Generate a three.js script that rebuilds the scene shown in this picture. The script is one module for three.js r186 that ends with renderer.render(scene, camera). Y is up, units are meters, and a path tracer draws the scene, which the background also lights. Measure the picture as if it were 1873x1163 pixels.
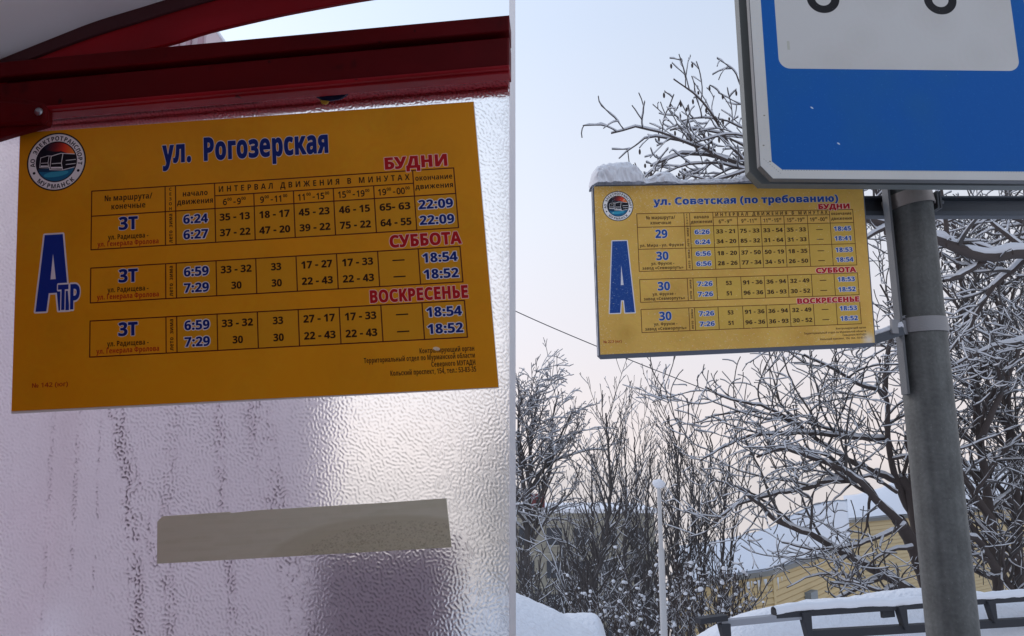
import * as THREE from 'three';
import { mergeGeometries } from 'three/addons/utils/BufferGeometryUtils.js';
import { ImprovedNoise } from 'three/addons/math/ImprovedNoise.js';

// ------------------------------------------------------------------ camera, sky, sun, exposure
const V = (x, y, z) => new THREE.Vector3(x, y, z);
const EYE = V(0, 1.6, 0), PITCH = 11 * Math.PI / 180, FOCAL = 1400, MIDX = 936.5, MIDY = 581.5;
const scene = new THREE.Scene();
const camera = new THREE.PerspectiveCamera(2 * Math.atan(MIDY / FOCAL) * 180 / Math.PI, 1873 / 1163, 0.05, 1500);
camera.position.copy(EYE);
camera.rotation.set(PITCH, 0, 0);
const renderer = new THREE.WebGLRenderer({ antialias: true });
renderer.setSize(1024, 636);
renderer.toneMapping = THREE.LinearToneMapping;
renderer.toneMappingExposure = 1.0;
renderer.shadowMap.enabled = true;

const SUN = V(-0.62, 0.52, -0.58).normalize();
{ // pale winter sky: blue high up, whitish pink near the horizon, a little brighter towards the veiled sun
  const W = 512, H = 256, d = new Float32Array(W * H * 4);
  const stops = [[-90, 0.62, 0.60, 0.64], [-28, 0.84, 0.78, 0.785], [-3, 0.88, 0.80, 0.79], [3, 0.87, 0.80, 0.815], [9, 0.81, 0.79, 0.855], [18, 0.735, 0.775, 0.885], [32, 0.585, 0.675, 0.85], [60, 0.49, 0.60, 0.83], [90, 0.45, 0.57, 0.80]];
  for (let j = 0; j < H; j++) {
    const el = ((j + 0.5) / H - 0.5) * 180;
    let k = 0; while (k < stops.length - 2 && el > stops[k + 1][0]) k++;
    const a = stops[k], b = stops[k + 1], t = THREE.MathUtils.clamp((el - a[0]) / (b[0] - a[0]), 0, 1);
    for (let i = 0; i < W; i++) {
      const az = ((i + 0.5) / W - 0.5) * 2 * Math.PI, c = Math.cos(el * Math.PI / 180);
      const cs = Math.cos(az) * c * SUN.x + Math.sin(el * Math.PI / 180) * SUN.y + Math.sin(az) * c * SUN.z;
      const g = 0.95 + 0.65 * Math.pow(Math.max(0, cs * 0.5 + 0.5), 7);
      for (let n = 0; n < 3; n++) d[(j * W + i) * 4 + n] = (a[n + 1] + (b[n + 1] - a[n + 1]) * t) * g * [1.0, 1, 0.985][n];
      d[(j * W + i) * 4 + 3] = 1;
    }
  }
  const t = new THREE.DataTexture(d, W, H, THREE.RGBAFormat, THREE.FloatType);
  t.mapping = THREE.EquirectangularReflectionMapping; t.magFilter = THREE.LinearFilter; t.needsUpdate = true;
  scene.background = t; scene.environment = t;
}
const sun = new THREE.DirectionalLight(0xfff0e2, 0.7);
sun.position.copy(SUN).multiplyScalar(60); sun.castShadow = true; sun.shadow.radius = 24; sun.shadow.mapSize.set(2048, 2048);
Object.assign(sun.shadow.camera, { left: -30, right: 30, top: 30, bottom: -30, far: 160 });
scene.add(sun);

// ------------------------------------------------------------------ helpers
let seed = 7;
const rnd = () => { seed = (seed * 1664525 + 1013904223) >>> 0; return seed / 4294967296; };
const rr = (a, b) => a + (b - a) * rnd();
const noise = new ImprovedNoise();
const fbm = (x, y, z = 0, o = 4) => { let s = 0, a = 0.5; for (let i = 0; i < o; i++) { s += a * noise.noise(x, y, z); x *= 2.03; y *= 2.03; z *= 2.03; a *= 0.5; } return s; };
const CP = Math.cos(PITCH), SP = Math.sin(PITCH);
const ray = (px, py) => { const u = (px - MIDX) / FOCAL, v = (MIDY - py) / FOCAL; return V(u, v * CP + SP, v * SP - CP); };
const at = (px, py, depth) => ray(px, py).multiplyScalar(depth).add(EYE);
const atZ = (px, py, Z) => { const r = ray(px, py); return r.multiplyScalar(-Z / r.z).add(EYE); };
const atY = (px, py, y) => { const r = ray(px, py); return r.multiplyScalar((y - EYE.y) / r.y).add(EYE); };
const used = {};
const numbered = (n) => { used[n] = (used[n] ?? -1) + 1; return used[n] ? n + '_' + String(used[n]).padStart(3, '0') : n; };
const mesh = (name, g, m, parent) => { const o = new THREE.Mesh(g, m); o.name = parent ? name : numbered(name); (parent ?? scene).add(o); return o; };
function thing(name, label, category, pos = V(0, 0, 0), group) {
  const o = new THREE.Group(); o.name = numbered(name); o.position.copy(pos); scene.add(o);
  o.userData = { label, category }; if (group) o.userData.group = group; return o;
}
const tag = (o, label, category, group) => { o.userData = { label, category }; if (group) o.userData.group = group; return o; };
const structure = (o) => { o.userData.kind = 'structure'; return o; };
// a mesh whose geometry is in world coordinates, hung under a group that stands at its base
const hang = (name, g, m, parent) => { const p = parent.getWorldPosition(V(0, 0, 0)); g.translate(-p.x, -p.y, -p.z); return mesh(name, g, m, parent); };
const col = (r, g, b) => new THREE.Color().setRGB(r, g, b);
const std = (r, g, b, rough = 0.8, extra = {}) => new THREE.MeshStandardMaterial({ color: col(r, g, b), roughness: rough, ...extra });

class Plane { // a real plane in space: origin, unit axes right / up / out
  constructor(o, right, out) { this.o = o; this.n = out.clone().normalize(); this.x = right.clone().addScaledVector(this.n, -right.dot(this.n)).normalize(); this.y = this.n.clone().cross(this.x); }
  hit(px, py, off = 0) { const r = ray(px, py); const t = (this.n.dot(this.o) + off - this.n.dot(EYE)) / this.n.dot(r); return r.multiplyScalar(t).add(EYE); }
  uv(px, py, off = 0) { const p = this.hit(px, py, off).sub(this.o); return new THREE.Vector2(p.dot(this.x), p.dot(this.y)); }
  matrix(off = 0) { const p = this.o.clone().addScaledVector(this.n, off); return new THREE.Matrix4().makeBasis(this.x, this.y, this.n).setPosition(p); }
  world(a, b, off = 0) { return this.o.clone().addScaledVector(this.x, a).addScaledVector(this.y, b).addScaledVector(this.n, off); }
  slab2(pts, off, thick, bevel = 0.0012) { // outline in metres on the plane; its front face at off
    const s = new THREE.Shape(pts), g = new THREE.ExtrudeGeometry(s, { depth: Math.max(thick - 2 * bevel, 1e-4), bevelEnabled: bevel > 0, bevelThickness: bevel, bevelSize: bevel, bevelOffset: -bevel, bevelSegments: 2, curveSegments: 10 });
    g.translate(0, 0, bevel); return g.applyMatrix4(this.matrix(off - thick));
  }
  slab(px, off, thick, bevel) { return this.slab2(px.map(([a, b]) => this.uv(a, b, off)), off, thick, bevel); }
}
function box(w, h, d, p, ry = 0) { const g = new THREE.BoxGeometry(w, h, d); if (ry) g.rotateY(ry); return g.translate(p.x, p.y, p.z); }
function rodGeo(a, b, r0, r1 = r0, sides = 12) {
  const d = b.clone().sub(a), g = new THREE.CylinderGeometry(r1, r0, d.length(), sides, 1);
  g.applyQuaternion(new THREE.Quaternion().setFromUnitVectors(V(0, 1, 0), d.clone().normalize()));
  const c = a.clone().lerp(b, 0.5); return g.translate(c.x, c.y, c.z);
}
function canvasTex(w, h, draw, srgb = true) {
  const c = document.createElement('canvas'); c.width = w; c.height = h; draw(c.getContext('2d'), w, h);
  const t = new THREE.CanvasTexture(c); if (srgb) t.colorSpace = THREE.SRGBColorSpace; t.wrapS = t.wrapT = THREE.MirroredRepeatWrapping; return t;
}
function noiseTex(size, f, srgb = false) { // f(u, v) -> [r, g, b] 0..1
  const d = new Uint8Array(size * size * 4);
  for (let j = 0; j < size; j++) for (let i = 0; i < size; i++) { const c = f(i / size, j / size), o = (j * size + i) * 4; for (let k = 0; k < 3; k++) d[o + k] = THREE.MathUtils.clamp(c[k] * 255, 0, 255); d[o + 3] = 255; }
  const t = new THREE.DataTexture(d, size, size); t.magFilter = THREE.LinearFilter; t.wrapS = t.wrapT = THREE.MirroredRepeatWrapping; if (srgb) t.colorSpace = THREE.SRGBColorSpace; t.needsUpdate = true; return t;
}

// ------------------------------------------------------------------ materials
const grain = noiseTex(512, (u, v) => { const n = 0.5 + 0.9 * fbm(u * 30, v * 30, 1) + (rnd() - 0.5) * 0.12; return [n, n, n]; });
const M = {
  snow: new THREE.MeshStandardMaterial({ color: col(0.80, 0.82, 0.86), roughness: 0.9 }),
  snowSoft: new THREE.MeshStandardMaterial({ color: col(0.80, 0.81, 0.84), roughness: 0.95 }),
  bark: std(0.082, 0.073, 0.070, 0.95), barkRed: std(0.075, 0.059, 0.054, 0.95), twigSnow: new THREE.MeshStandardMaterial({ color: col(0.66, 0.665, 0.69), roughness: 0.95 }), barkFar: std(0.085, 0.075, 0.072, 0.95), barkPale: std(0.15, 0.14, 0.145, 0.95),
  steelDark: std(0.085, 0.095, 0.11, 0.5, { metalness: 0.3, bumpMap: grain, bumpScale: 0.0004 }),
  steelGrey: std(0.15, 0.155, 0.16, 0.6, { metalness: 0.2, bumpMap: grain, bumpScale: 0.0008 }),
  rail: std(0.030, 0.031, 0.037, 0.75),
  white: std(0.93, 0.93, 0.93, 0.45),
};
M.zinc = new THREE.MeshStandardMaterial({
  roughness: 0.62, metalness: 0.25,
  map: noiseTex(512, (u, v) => { const a = fbm(u * 9, v * 9, 3), b = fbm(u * 60, v * 60, 5, 2), s = (rnd() > 0.9985 ? 0.25 : 0) + 0.10 * fbm(u * 26, v * 1.6, 14, 3) + (fbm(u * 40, v * 14, 17, 3) > 0.40 ? 0.12 : 0), n = 0.385 + 0.08 * a + 0.07 * b + s * 0.8; return [n * 0.985, n, n * 0.975]; }, true),
  bumpMap: noiseTex(512, (u, v) => { const n = 0.5 + 0.6 * fbm(u * 70, v * 70, 9, 3); return [n, n, n]; }), bumpScale: 0.0008,
});
M.red = new THREE.MeshPhysicalMaterial({ roughness: 0.5, specularIntensity: 0.5, map: noiseTex(512, (u, v) => { const a = fbm(u * 6, v * 6, 4), s = Math.max(0, fbm(u * 25, v * 25, 8) - 0.28) * 1.1; const chip = fbm(u * 34, v * 34, 31, 3) > 0.42 ? 0.55 : 1, dust = Math.max(0, fbm(u * 4, v * 16, 12)) * 0.10, k = (1 + 0.25 * a - s) * chip; return [0.56 * k + dust, 0.035 * k + dust, 0.085 * k + dust]; }, true), bumpMap: grain, bumpScale: 0.0003 });
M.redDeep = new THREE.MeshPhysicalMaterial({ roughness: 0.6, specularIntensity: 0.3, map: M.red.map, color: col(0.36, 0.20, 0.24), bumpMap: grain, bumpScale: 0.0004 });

// ------------------------------------------------------------------ ground
const smooth = (a, b, x) => THREE.MathUtils.smoothstep(x, a, b);
function groundY(x, z) { // level by the stop, then the hillside falls away towards the valley
  const d = Math.max(0, -z - (x < -0.5 ? 8 : 5.0)), k = smooth(0, 6, d);
  return -(0.30 * Math.min(d, 20) + 0.20 * Math.max(0, d - 20)) * k + 0.10 * fbm(x * 0.35, z * 0.35, 2) * smooth(2, 6, Math.hypot(x, z));
}
{
  const N = 150, g = new THREE.PlaneGeometry(1, 1, N, N), p = g.attributes.position;
  for (let i = 0; i < p.count; i++) { const a = p.getX(i) * 2, b = p.getY(i) * 2, x = Math.sign(a) * (Math.abs(a) * 20 + Math.pow(Math.abs(a), 4) * 580), z = -15 - Math.sign(b) * (Math.abs(b) * 30 + Math.pow(Math.abs(b), 4) * 570); p.setXYZ(i, x, groundY(x, z), z); }
  g.computeVertexNormals();
  structure(mesh('snow_ground', g, new THREE.MeshStandardMaterial({ color: col(0.78, 0.80, 0.84), roughness: 0.92 })));
}
structure(mesh('pavement', new THREE.BoxGeometry(2.6, 0.12, 4.6).translate(-1.02, 0.04, 1.1), new THREE.MeshStandardMaterial({ color: col(0.09, 0.088, 0.09), roughness: 0.9, bumpMap: grain, bumpScale: 0.004 })));
// a snow heap along a ridge line, with a front and a back slope
function heap(ridge, front, back, n = 90, m = 26, rough = 0.05) {
  const c = new THREE.CatmullRomCurve3(ridge, false, 'centripetal'), P = [], I = [], U = [];
  for (let i = 0; i <= n; i++) {
    const q = c.getPoint(i / n), g0 = groundY(q.x, q.z) - 0.15, h = q.y - g0;
    for (let j = 0; j <= m; j++) {
      const t = j / m * 2 - 1, w = t < 0 ? front : back, k = Math.pow(0.5 + 0.5 * Math.cos(Math.PI * Math.abs(t)), 0.8);
      const z = q.z - t * w, y = g0 + h * k + rough * fbm(q.x * 2.2, z * 2.2, 5) * (0.35 + Math.abs(t)) + 0.012 * fbm(q.x * 14, z * 14, 7) ;
      P.push(q.x, y, z); U.push(q.x * 0.9, z * 0.9);
    }
  }
  for (let i = 0; i < n; i++) for (let j = 0; j < m; j++) { const a = i * (m + 1) + j, b = a + m + 1; I.push(a, b, a + 1, b, b + 1, a + 1); }
  const g = new THREE.BufferGeometry(); g.setAttribute('position', new THREE.Float32BufferAttribute(P, 3)); g.setAttribute('uv', new THREE.Float32BufferAttribute(U, 2)); g.setIndex(I); g.computeVertexNormals(); return g;
}
M.snowBank = new THREE.MeshStandardMaterial({ color: col(0.78, 0.80, 0.84), roughness: 0.92, bumpMap: grain, bumpScale: 0.012 });
structure(mesh('snow_bank', heap([[880, 1062], [945, 1086], [985, 1103], [1025, 1123], [1075, 1150], [1120, 1190]].map(([a, b]) => at(a, b, 4.6)), 1.6, 1.0), M.snowBank));
structure(mesh('snow_bank', heap([[980, 1135], [1030, 1124], [1060, 1122], [1090, 1124], [1101, 1140], [1110, 1175]].map(([a, b]) => at(a, b, 5.6)), 0.8, 0.8, 60), M.snowBank));
structure(mesh('snow_bank', heap([[1270, 1175], [1315, 1148], [1360, 1126], [1420, 1111], [1490, 1099], [1560, 1092], [1630, 1080], [1690, 1076], [1780, 1081], [1873, 1092], [1990, 1100]].map(([a, b]) => at(a, b, 5.2)), 0.6, 1.3, 140), M.snowBank));

// ------------------------------------------------------------------ shelter frame (from the left board's plane)
const LO = V(-0.73387, 2.08904, -1.06852), LX = V(0.678111, 0.029269, 0.041337), LY = V(0.037739, -0.413179, -0.001187);
const LP = new Plane(LO, LX, LX.clone().cross(LY.clone().negate()));
const PANE = -0.014, RIGHT = 931.4;
const shelter = thing('bus_shelter', 'dark red steel bus shelter with grey vaulted roof and frosted glass end wall', 'bus shelter', V(-0.75, 0, -1.1));
{
  const bend = (pts) => new THREE.SplineCurve(pts.map(([a, b]) => LP.uv(a, b, 0.0)));
  // beam: upper flange, recessed groove, main face, lip; each a strip of the same long member
  const e = (x, y0, y1) => y0 + (y1 - y0) * x / 930;
  const strip = (t0, t1, b0, b1, off, th, bev) => LP.slab([[-120, e(-120, t0, t1)], [RIGHT, e(RIGHT, t0, t1)], [RIGHT, e(RIGHT, b0, b1)], [-120, e(-120, b0, b1)]], off, th, bev);
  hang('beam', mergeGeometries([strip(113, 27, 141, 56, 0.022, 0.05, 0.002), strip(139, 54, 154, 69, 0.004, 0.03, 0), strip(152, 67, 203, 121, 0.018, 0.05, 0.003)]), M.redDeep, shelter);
  hang('beam_lip', mergeGeometries([strip(200, 117.5, 207, 124, 0.028, 0.034, 0.002), strip(206, 123, 213, 133, 0.020, 0.024, 0.002)]), M.red, shelter);
  hang('outer_frame', mergeGeometries([strip(150, 60, 226, 147, PANE - 0.0075, 0.02, 0.001), strip(150, 60, 241, 165, PANE - 0.0285, 0.02, 0.002)]), M.red, shelter);
  // corner plate with its bolt
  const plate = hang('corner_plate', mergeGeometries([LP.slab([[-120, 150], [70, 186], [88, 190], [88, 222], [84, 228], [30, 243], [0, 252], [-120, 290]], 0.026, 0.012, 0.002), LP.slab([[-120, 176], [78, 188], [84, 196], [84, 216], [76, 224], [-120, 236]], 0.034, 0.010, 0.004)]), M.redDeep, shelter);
  const bp = LP.uv(66, 201, 0.04), bolt = new THREE.SphereGeometry(0.0062, 14, 8, 0, Math.PI * 2, 0, Math.PI / 2); bolt.rotateX(Math.PI / 2); bolt.scale(1, 1, 0.6); bolt.translate(bp.x, bp.y, 0); bolt.applyMatrix4(LP.matrix(0.034));
  hang('bolt', bolt, std(0.35, 0.36, 0.38, 0.3, { metalness: 0.8 }), plate);
  // arch rib: red face between its two curves, dark seal along the top, vault sheet above
  const lowPx = [[-40, 190], [85, 119], [190, 108], [304, 86], [382, 62], [480, 38.5], [554, 23], [690, -1], [800, -12], [934, -20]];
  const upPx = [[-60, 165], [85, 105], [180, 70], [258, 46], [335, 22], [418, -1], [540, -31], [690, -60], [934, -92]];
  const topPx = [[-80, 150], [26, 107], [103, 76], [180, 46], [258, 22], [333, -1], [450, -34], [600, -68], [760, -94], [934, -112]];
  const low = bend(lowPx).getPoints(40), up = bend(upPx).getPoints(40), top = bend(topPx).getPoints(40);
  hang('arch_rib', LP.slab2([...low, ...[...up].reverse()], 0.006, 0.008, 0.0015), M.red, shelter);
  hang('arch_seal', LP.slab2([...up, ...[...top].reverse()], 0.010, 0.014, 0.001), std(0.06, 0.012, 0.014, 0.8), shelter);
  const P = [], I = [], n = top.length - 1, th = 0.012;
  for (const [off, dy] of [[0.012, 0], [2.3, 0], [2.3, th], [-0.03, th], [-0.03, 0], [0.012, 0]]) for (const q of top) { const w = LP.world(q.x, q.y + dy, off); P.push(w.x, w.y, w.z); }
  for (let k = 0; k < 5; k++) for (let i = 0; i < n; i++) { const a = k * (n + 1) + i, b = a + n + 1; I.push(a, b, a + 1, b, b + 1, a + 1); }
  const g = new THREE.BufferGeometry(); g.setAttribute('position', new THREE.Float32BufferAttribute(P, 3)); g.setIndex(I);
  const gg = g.toNonIndexed(); gg.computeVertexNormals();
  hang('roof', gg, std(0.88, 0.87, 0.85, 0.7, { bumpMap: grain, bumpScale: 0.001 }), shelter);
  // far end arch and the back wall on the left, which the camera does not see but which close the shelter
  hang('arch_rib', LP.slab2([...low, ...[...up].reverse()], 2.3, 0.03, 0.0015), M.red, shelter);
  const wl = LP.uv(-120, 300, 0).x;
  const lower = LP.world(wl, 0, 0);
  const wall = new THREE.BoxGeometry(0.04, 2.35, 2.3); wall.translate(lower.x - 0.03, 1.175, lower.z + 1.15); hang('back_wall', wall, M.red, shelter);
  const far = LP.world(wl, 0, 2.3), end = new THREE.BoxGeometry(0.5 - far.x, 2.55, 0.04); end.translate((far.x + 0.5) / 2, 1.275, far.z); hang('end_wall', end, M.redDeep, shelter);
  hang('corner_post', box(0.05, 2.3, 0.05, V(lower.x + 0.005, 1.15, lower.z - 0.03)), M.red, shelter);
}
// frosted end pane: ice crystals as a labyrinth of short curled ridges, clearer where melt water has run
{
  const A0 = -0.10, A1 = 0.80, B0 = -0.80, B1 = 0.15, S = 1536; // the stretch of glass that one texture covers, in metres on the pane
  const bands = [[[232, 740], [262, 860], [276, 960], [292, 1090], [300, 1163], 20, 1], [[418, 740], [424, 850], [436, 960], [452, 1060], [440, 1163], 14, 0.8], [[480, 740], [510, 850], [536, 960], [560, 1060], [575, 1163], 34, 0.8], [[340, 740], [336, 850], [330, 960], [345, 1060], [342, 1163], 18, 0.6], [[300, 940], [318, 1000], [352, 1060], [345, 1100], [340, 1163], 14, 0.8], [[125, 740], [127, 900], [128, 1000], [130, 1060], [130, 1163], 6, 0.45], [[172, 740], [172, 860], [172, 970], [172, 1010], [172, 1040], 7, 0.6], [[213, 740], [213, 860], [213, 1000], [213, 1100], [213, 1163], 3.5, 0.6]];
  const streak = (x, y) => { let q = 0; if (y < 690) return 0; for (const b of bands) for (let i = 0; i < 4; i++) { const [x0, y0] = b[i], [x1, y1] = b[i + 1]; if ((y >= y0 || i === 0) && y < y1) { const c = x0 + (x1 - x0) * (y - y0) / (y1 - y0) + 5 * noise.noise(y * 0.04, b[5], 3); q = Math.max(q, b[6] * (1 - smooth(0.3, 1, Math.abs(x - c) / b[5]))); break; } } return q; };
  // labyrinth: white noise, repeatedly sharpened between two blur widths
  let f = new Float32Array(S * S); for (let i = 0; i < f.length; i++) f[i] = rnd() - 0.5;
  const blur = (src, r) => { const out = new Float32Array(S * S), tmp = new Float32Array(S * S), k = 1 / (2 * r + 1); for (let pass = 0; pass < 2; pass++) { const from = pass ? out : src; for (let y = 0; y < S; y++) { let q = 0; const o = y * S; for (let x = -r; x <= r; x++) q += from[o + ((x + S) % S)]; for (let x = 0; x < S; x++) { tmp[o + x] = q * k; q += from[o + ((x + r + 1) % S)] - from[o + ((x - r + S) % S)]; } } for (let x = 0; x < S; x++) { let q = 0; for (let y = -r; y <= r; y++) q += tmp[((y + S) % S) * S + x]; for (let y = 0; y < S; y++) { out[y * S + x] = q * k; q += tmp[((y + r + 1) % S) * S + x] - tmp[((y - r + S) % S) * S + x]; } } } return out; };
  for (let n = 0; n < 5; n++) { const u = blur(f, 1), v = blur(f, 3); for (let i = 0; i < f.length; i++) f[i] = Math.tanh((u[i] - v[i]) * (n < 2 ? 10 : 3)); }
  f = blur(f, 1);
  const d = new Uint8Array(S * S * 4), hgt = new Uint8Array(S * S * 4);
  for (let j = 0; j < S; j++) for (let i = 0; i < S; i++) {
    const a = A0 + (i + 0.5) / S * (A1 - A0), b = B0 + (j + 0.5) / S * (B1 - B0), px = 37 + a * 1235, py = 243 - b * 1235 - a * 70, o = j * S + i;
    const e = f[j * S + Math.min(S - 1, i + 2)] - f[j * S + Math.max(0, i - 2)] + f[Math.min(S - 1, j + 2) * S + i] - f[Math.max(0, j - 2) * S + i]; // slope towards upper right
    const wob = 10 * noise.noise(py * 0.012, 1, 5), right = smooth(470, 610, px + wob), left = 1 - smooth(120, 330, px), st = streak(px, py) * smooth(-0.32, 0.30, noise.noise(px * 0.13, py * 0.09, 27) + 0.8 * noise.noise(px * 0.035, py * 0.015, 33)), n1 = fbm(px * 0.012, py * 0.012, 3, 3), n2 = fbm(px * 0.05, py * 0.02, 9, 3);
    const patch = smooth(-0.25, 0.35, n1), low = smooth(980, 1000, py) * (px > 585 && px < 832 ? 1 : 0), top = 1 - smooth(180, 215, py + px * 0.07);
    const k = Math.max(right * 0.9, 0.22 + 0.16 * patch, (1 - left) * (1 - right) * (0.38 + 0.5 * patch), left * (0.10 + 0.08 * patch), st, top * 0.8, low);
    const cut = smooth(0.42 - 0.40 * k, 0.70 - 0.40 * k, 0.5 + 0.9 * noise.noise(px * 0.10, py * 0.10, 7) + 0.35 * noise.noise(px * 0.03, py * 0.03, 17)); // ridges come and go
    let v = 0.99 + 0.04 * n1 + 0.03 * n2 - 0.05 * (1 - right), c = [v, v, v];
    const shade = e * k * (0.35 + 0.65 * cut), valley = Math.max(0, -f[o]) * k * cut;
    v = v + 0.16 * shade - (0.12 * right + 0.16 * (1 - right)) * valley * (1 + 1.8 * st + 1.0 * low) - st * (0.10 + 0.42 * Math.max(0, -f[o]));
    const pink = (1 - right) * (0.35 + 0.5 * smooth(0, 0.4, fbm(px * 0.006, py * 0.004, 21, 2)) * left);
    c = [v, v - 0.045 * pink - 0.022 * st, v - 0.02 * pink - 0.012 * st]; const sp = left > 0.3 && py > 690 && rnd() > 0.99975 ? 1 : 0;
    const gr = (rnd() - 0.5) * (0.05 + 0.09 * k); for (let q = 0; q < 3; q++) c[q] += gr;
    for (let q = 0; q < 3; q++) { d[o * 4 + q] = Math.max(25, Math.min(255, (c[q] + sp) * 255)); hgt[o * 4 + q] = Math.max(0, Math.min(255, (0.5 + 0.46 * f[o] * (0.03 + 0.97 * Math.pow(k, 1.1)) * (0.10 + 0.90 * cut) + (rnd() - 0.5) * 0.16 * k) * 255)); }
    d[o * 4 + 3] = hgt[o * 4 + 3] = 255;
  }
  const tex = (q, c) => { const t = new THREE.DataTexture(q, S, S); t.magFilter = THREE.LinearFilter; t.wrapS = t.wrapT = THREE.MirroredRepeatWrapping; if (c) t.colorSpace = THREE.SRGBColorSpace; t.needsUpdate = true; return t; };
  const glass = (map, bump) => new THREE.MeshPhysicalMaterial({ map, bumpMap: bump, bumpScale: 0.0010, roughness: 0.305, transmission: 1, thickness: 0.006, ior: 1.15, specularIntensity: 0.6 });
  const a0 = LP.uv(-120, 300, PANE).x, a1t = LP.uv(RIGHT, 120, PANE), a1m = LP.uv(RIGHT, 1163, PANE), low = -1.55;
  const slope = (a1m.x - a1t.x) / (a1m.y - a1t.y), a1b = a1m.x + slope * (low - a1m.y), P = [], U = [], I = [], T = 0.006;
  const C = [[a0, low], [a1b, low], [a1t.x, a1t.y], [a0, a1t.y]], add = (list) => { const o = P.length / 3; for (const [a, b, off] of list) { const w = LP.world(a, b, off); P.push(w.x, w.y, w.z); U.push((a - A0) / (A1 - A0), (b - B0) / (B1 - B0)); } I.push(o, o + 1, o + 2, o, o + 2, o + 3); };
  add(C.map((q) => [...q, PANE])); add([...C].reverse().map((q) => [...q, PANE - T])); for (let k = 0; k < 4; k++) { const q = C[k], r = C[(k + 1) % 4]; add([[...q, PANE], [...q, PANE - T], [...r, PANE - T], [...r, PANE]]); }
  const g = new THREE.BufferGeometry(); g.setAttribute('position', new THREE.Float32BufferAttribute(P, 3)); g.setAttribute('uv', new THREE.Float32BufferAttribute(U, 2)); g.setIndex(I); g.addGroup(0, 6, 0); g.addGroup(6, 30, 1);
  const gn = g.clone(); gn.computeVertexNormals(); g.setAttribute('normal', gn.attributes.normal);
  hang('frosted_pane', g, [glass(tex(d, true), tex(hgt, false)), glass(null, null)], shelter);
}
// slim white upright where the glass ends
{
  const p0 = at(937, 600, 1.45), h = 3.4;
  tag(mesh('white_post', box(0.0127, h, 0.03, V(p0.x, h / 2, p0.z - 0.015)), M.white), 'slim bright white upright strip between the shelter glass and the open sky', 'post');
}

// ------------------------------------------------------------------ printed timetable boards (680 x 410 mm each)
const BW = 680, BH = 410, PX = 3;
const BLUE = '#0a2674', RED = '#b81218', INK = '#2a1205', LINE = '#4a0d0a';
function text(c, s, x, y, cap, o = {}) { // x, y: centre (or left / right edge) of the line and middle of its capitals, in mm
  c.save(); c.translate(x, y); if (o.turn) c.rotate(o.turn);
  c.font = `${o.weight ?? 'bold'} 100px ${o.font ?? 'sans-serif'}`; c.textBaseline = 'alphabetic';
  const k = cap / 71.4, gap = o.gap ?? 0; let w = 0; const ws = [...s].map((ch) => c.measureText(ch).width);
  w = gap ? ws.reduce((a, b) => a + b, 0) + gap * 100 * (ws.length - 1) : c.measureText(s).width;
  const kx = o.width ? o.width / w : k, x0 = o.align === 'left' ? 0 : o.align === 'right' ? -w : -w / 2;
  c.scale(kx, k); c.lineJoin = 'round';
  const put = (f) => { if (gap) { let q = x0; [...s].forEach((ch, i) => { f(ch, q); q += ws[i] + gap * 100; }); } else f(s, x0); };
  if (o.stroke) { c.strokeStyle = o.stroke; c.lineWidth = (o.sw ?? 2.4) / k; put((ch, q) => c.strokeText(ch, q, 35.7)); }
  c.fillStyle = o.color ?? INK; put((ch, q) => c.fillText(ch, q, 35.7)); 
  if (o.fat) { c.strokeStyle = o.color ?? INK; c.lineWidth = o.fat / k; put((ch, q) => c.strokeText(ch, q, 35.7)); }
  c.restore();
}
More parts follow.
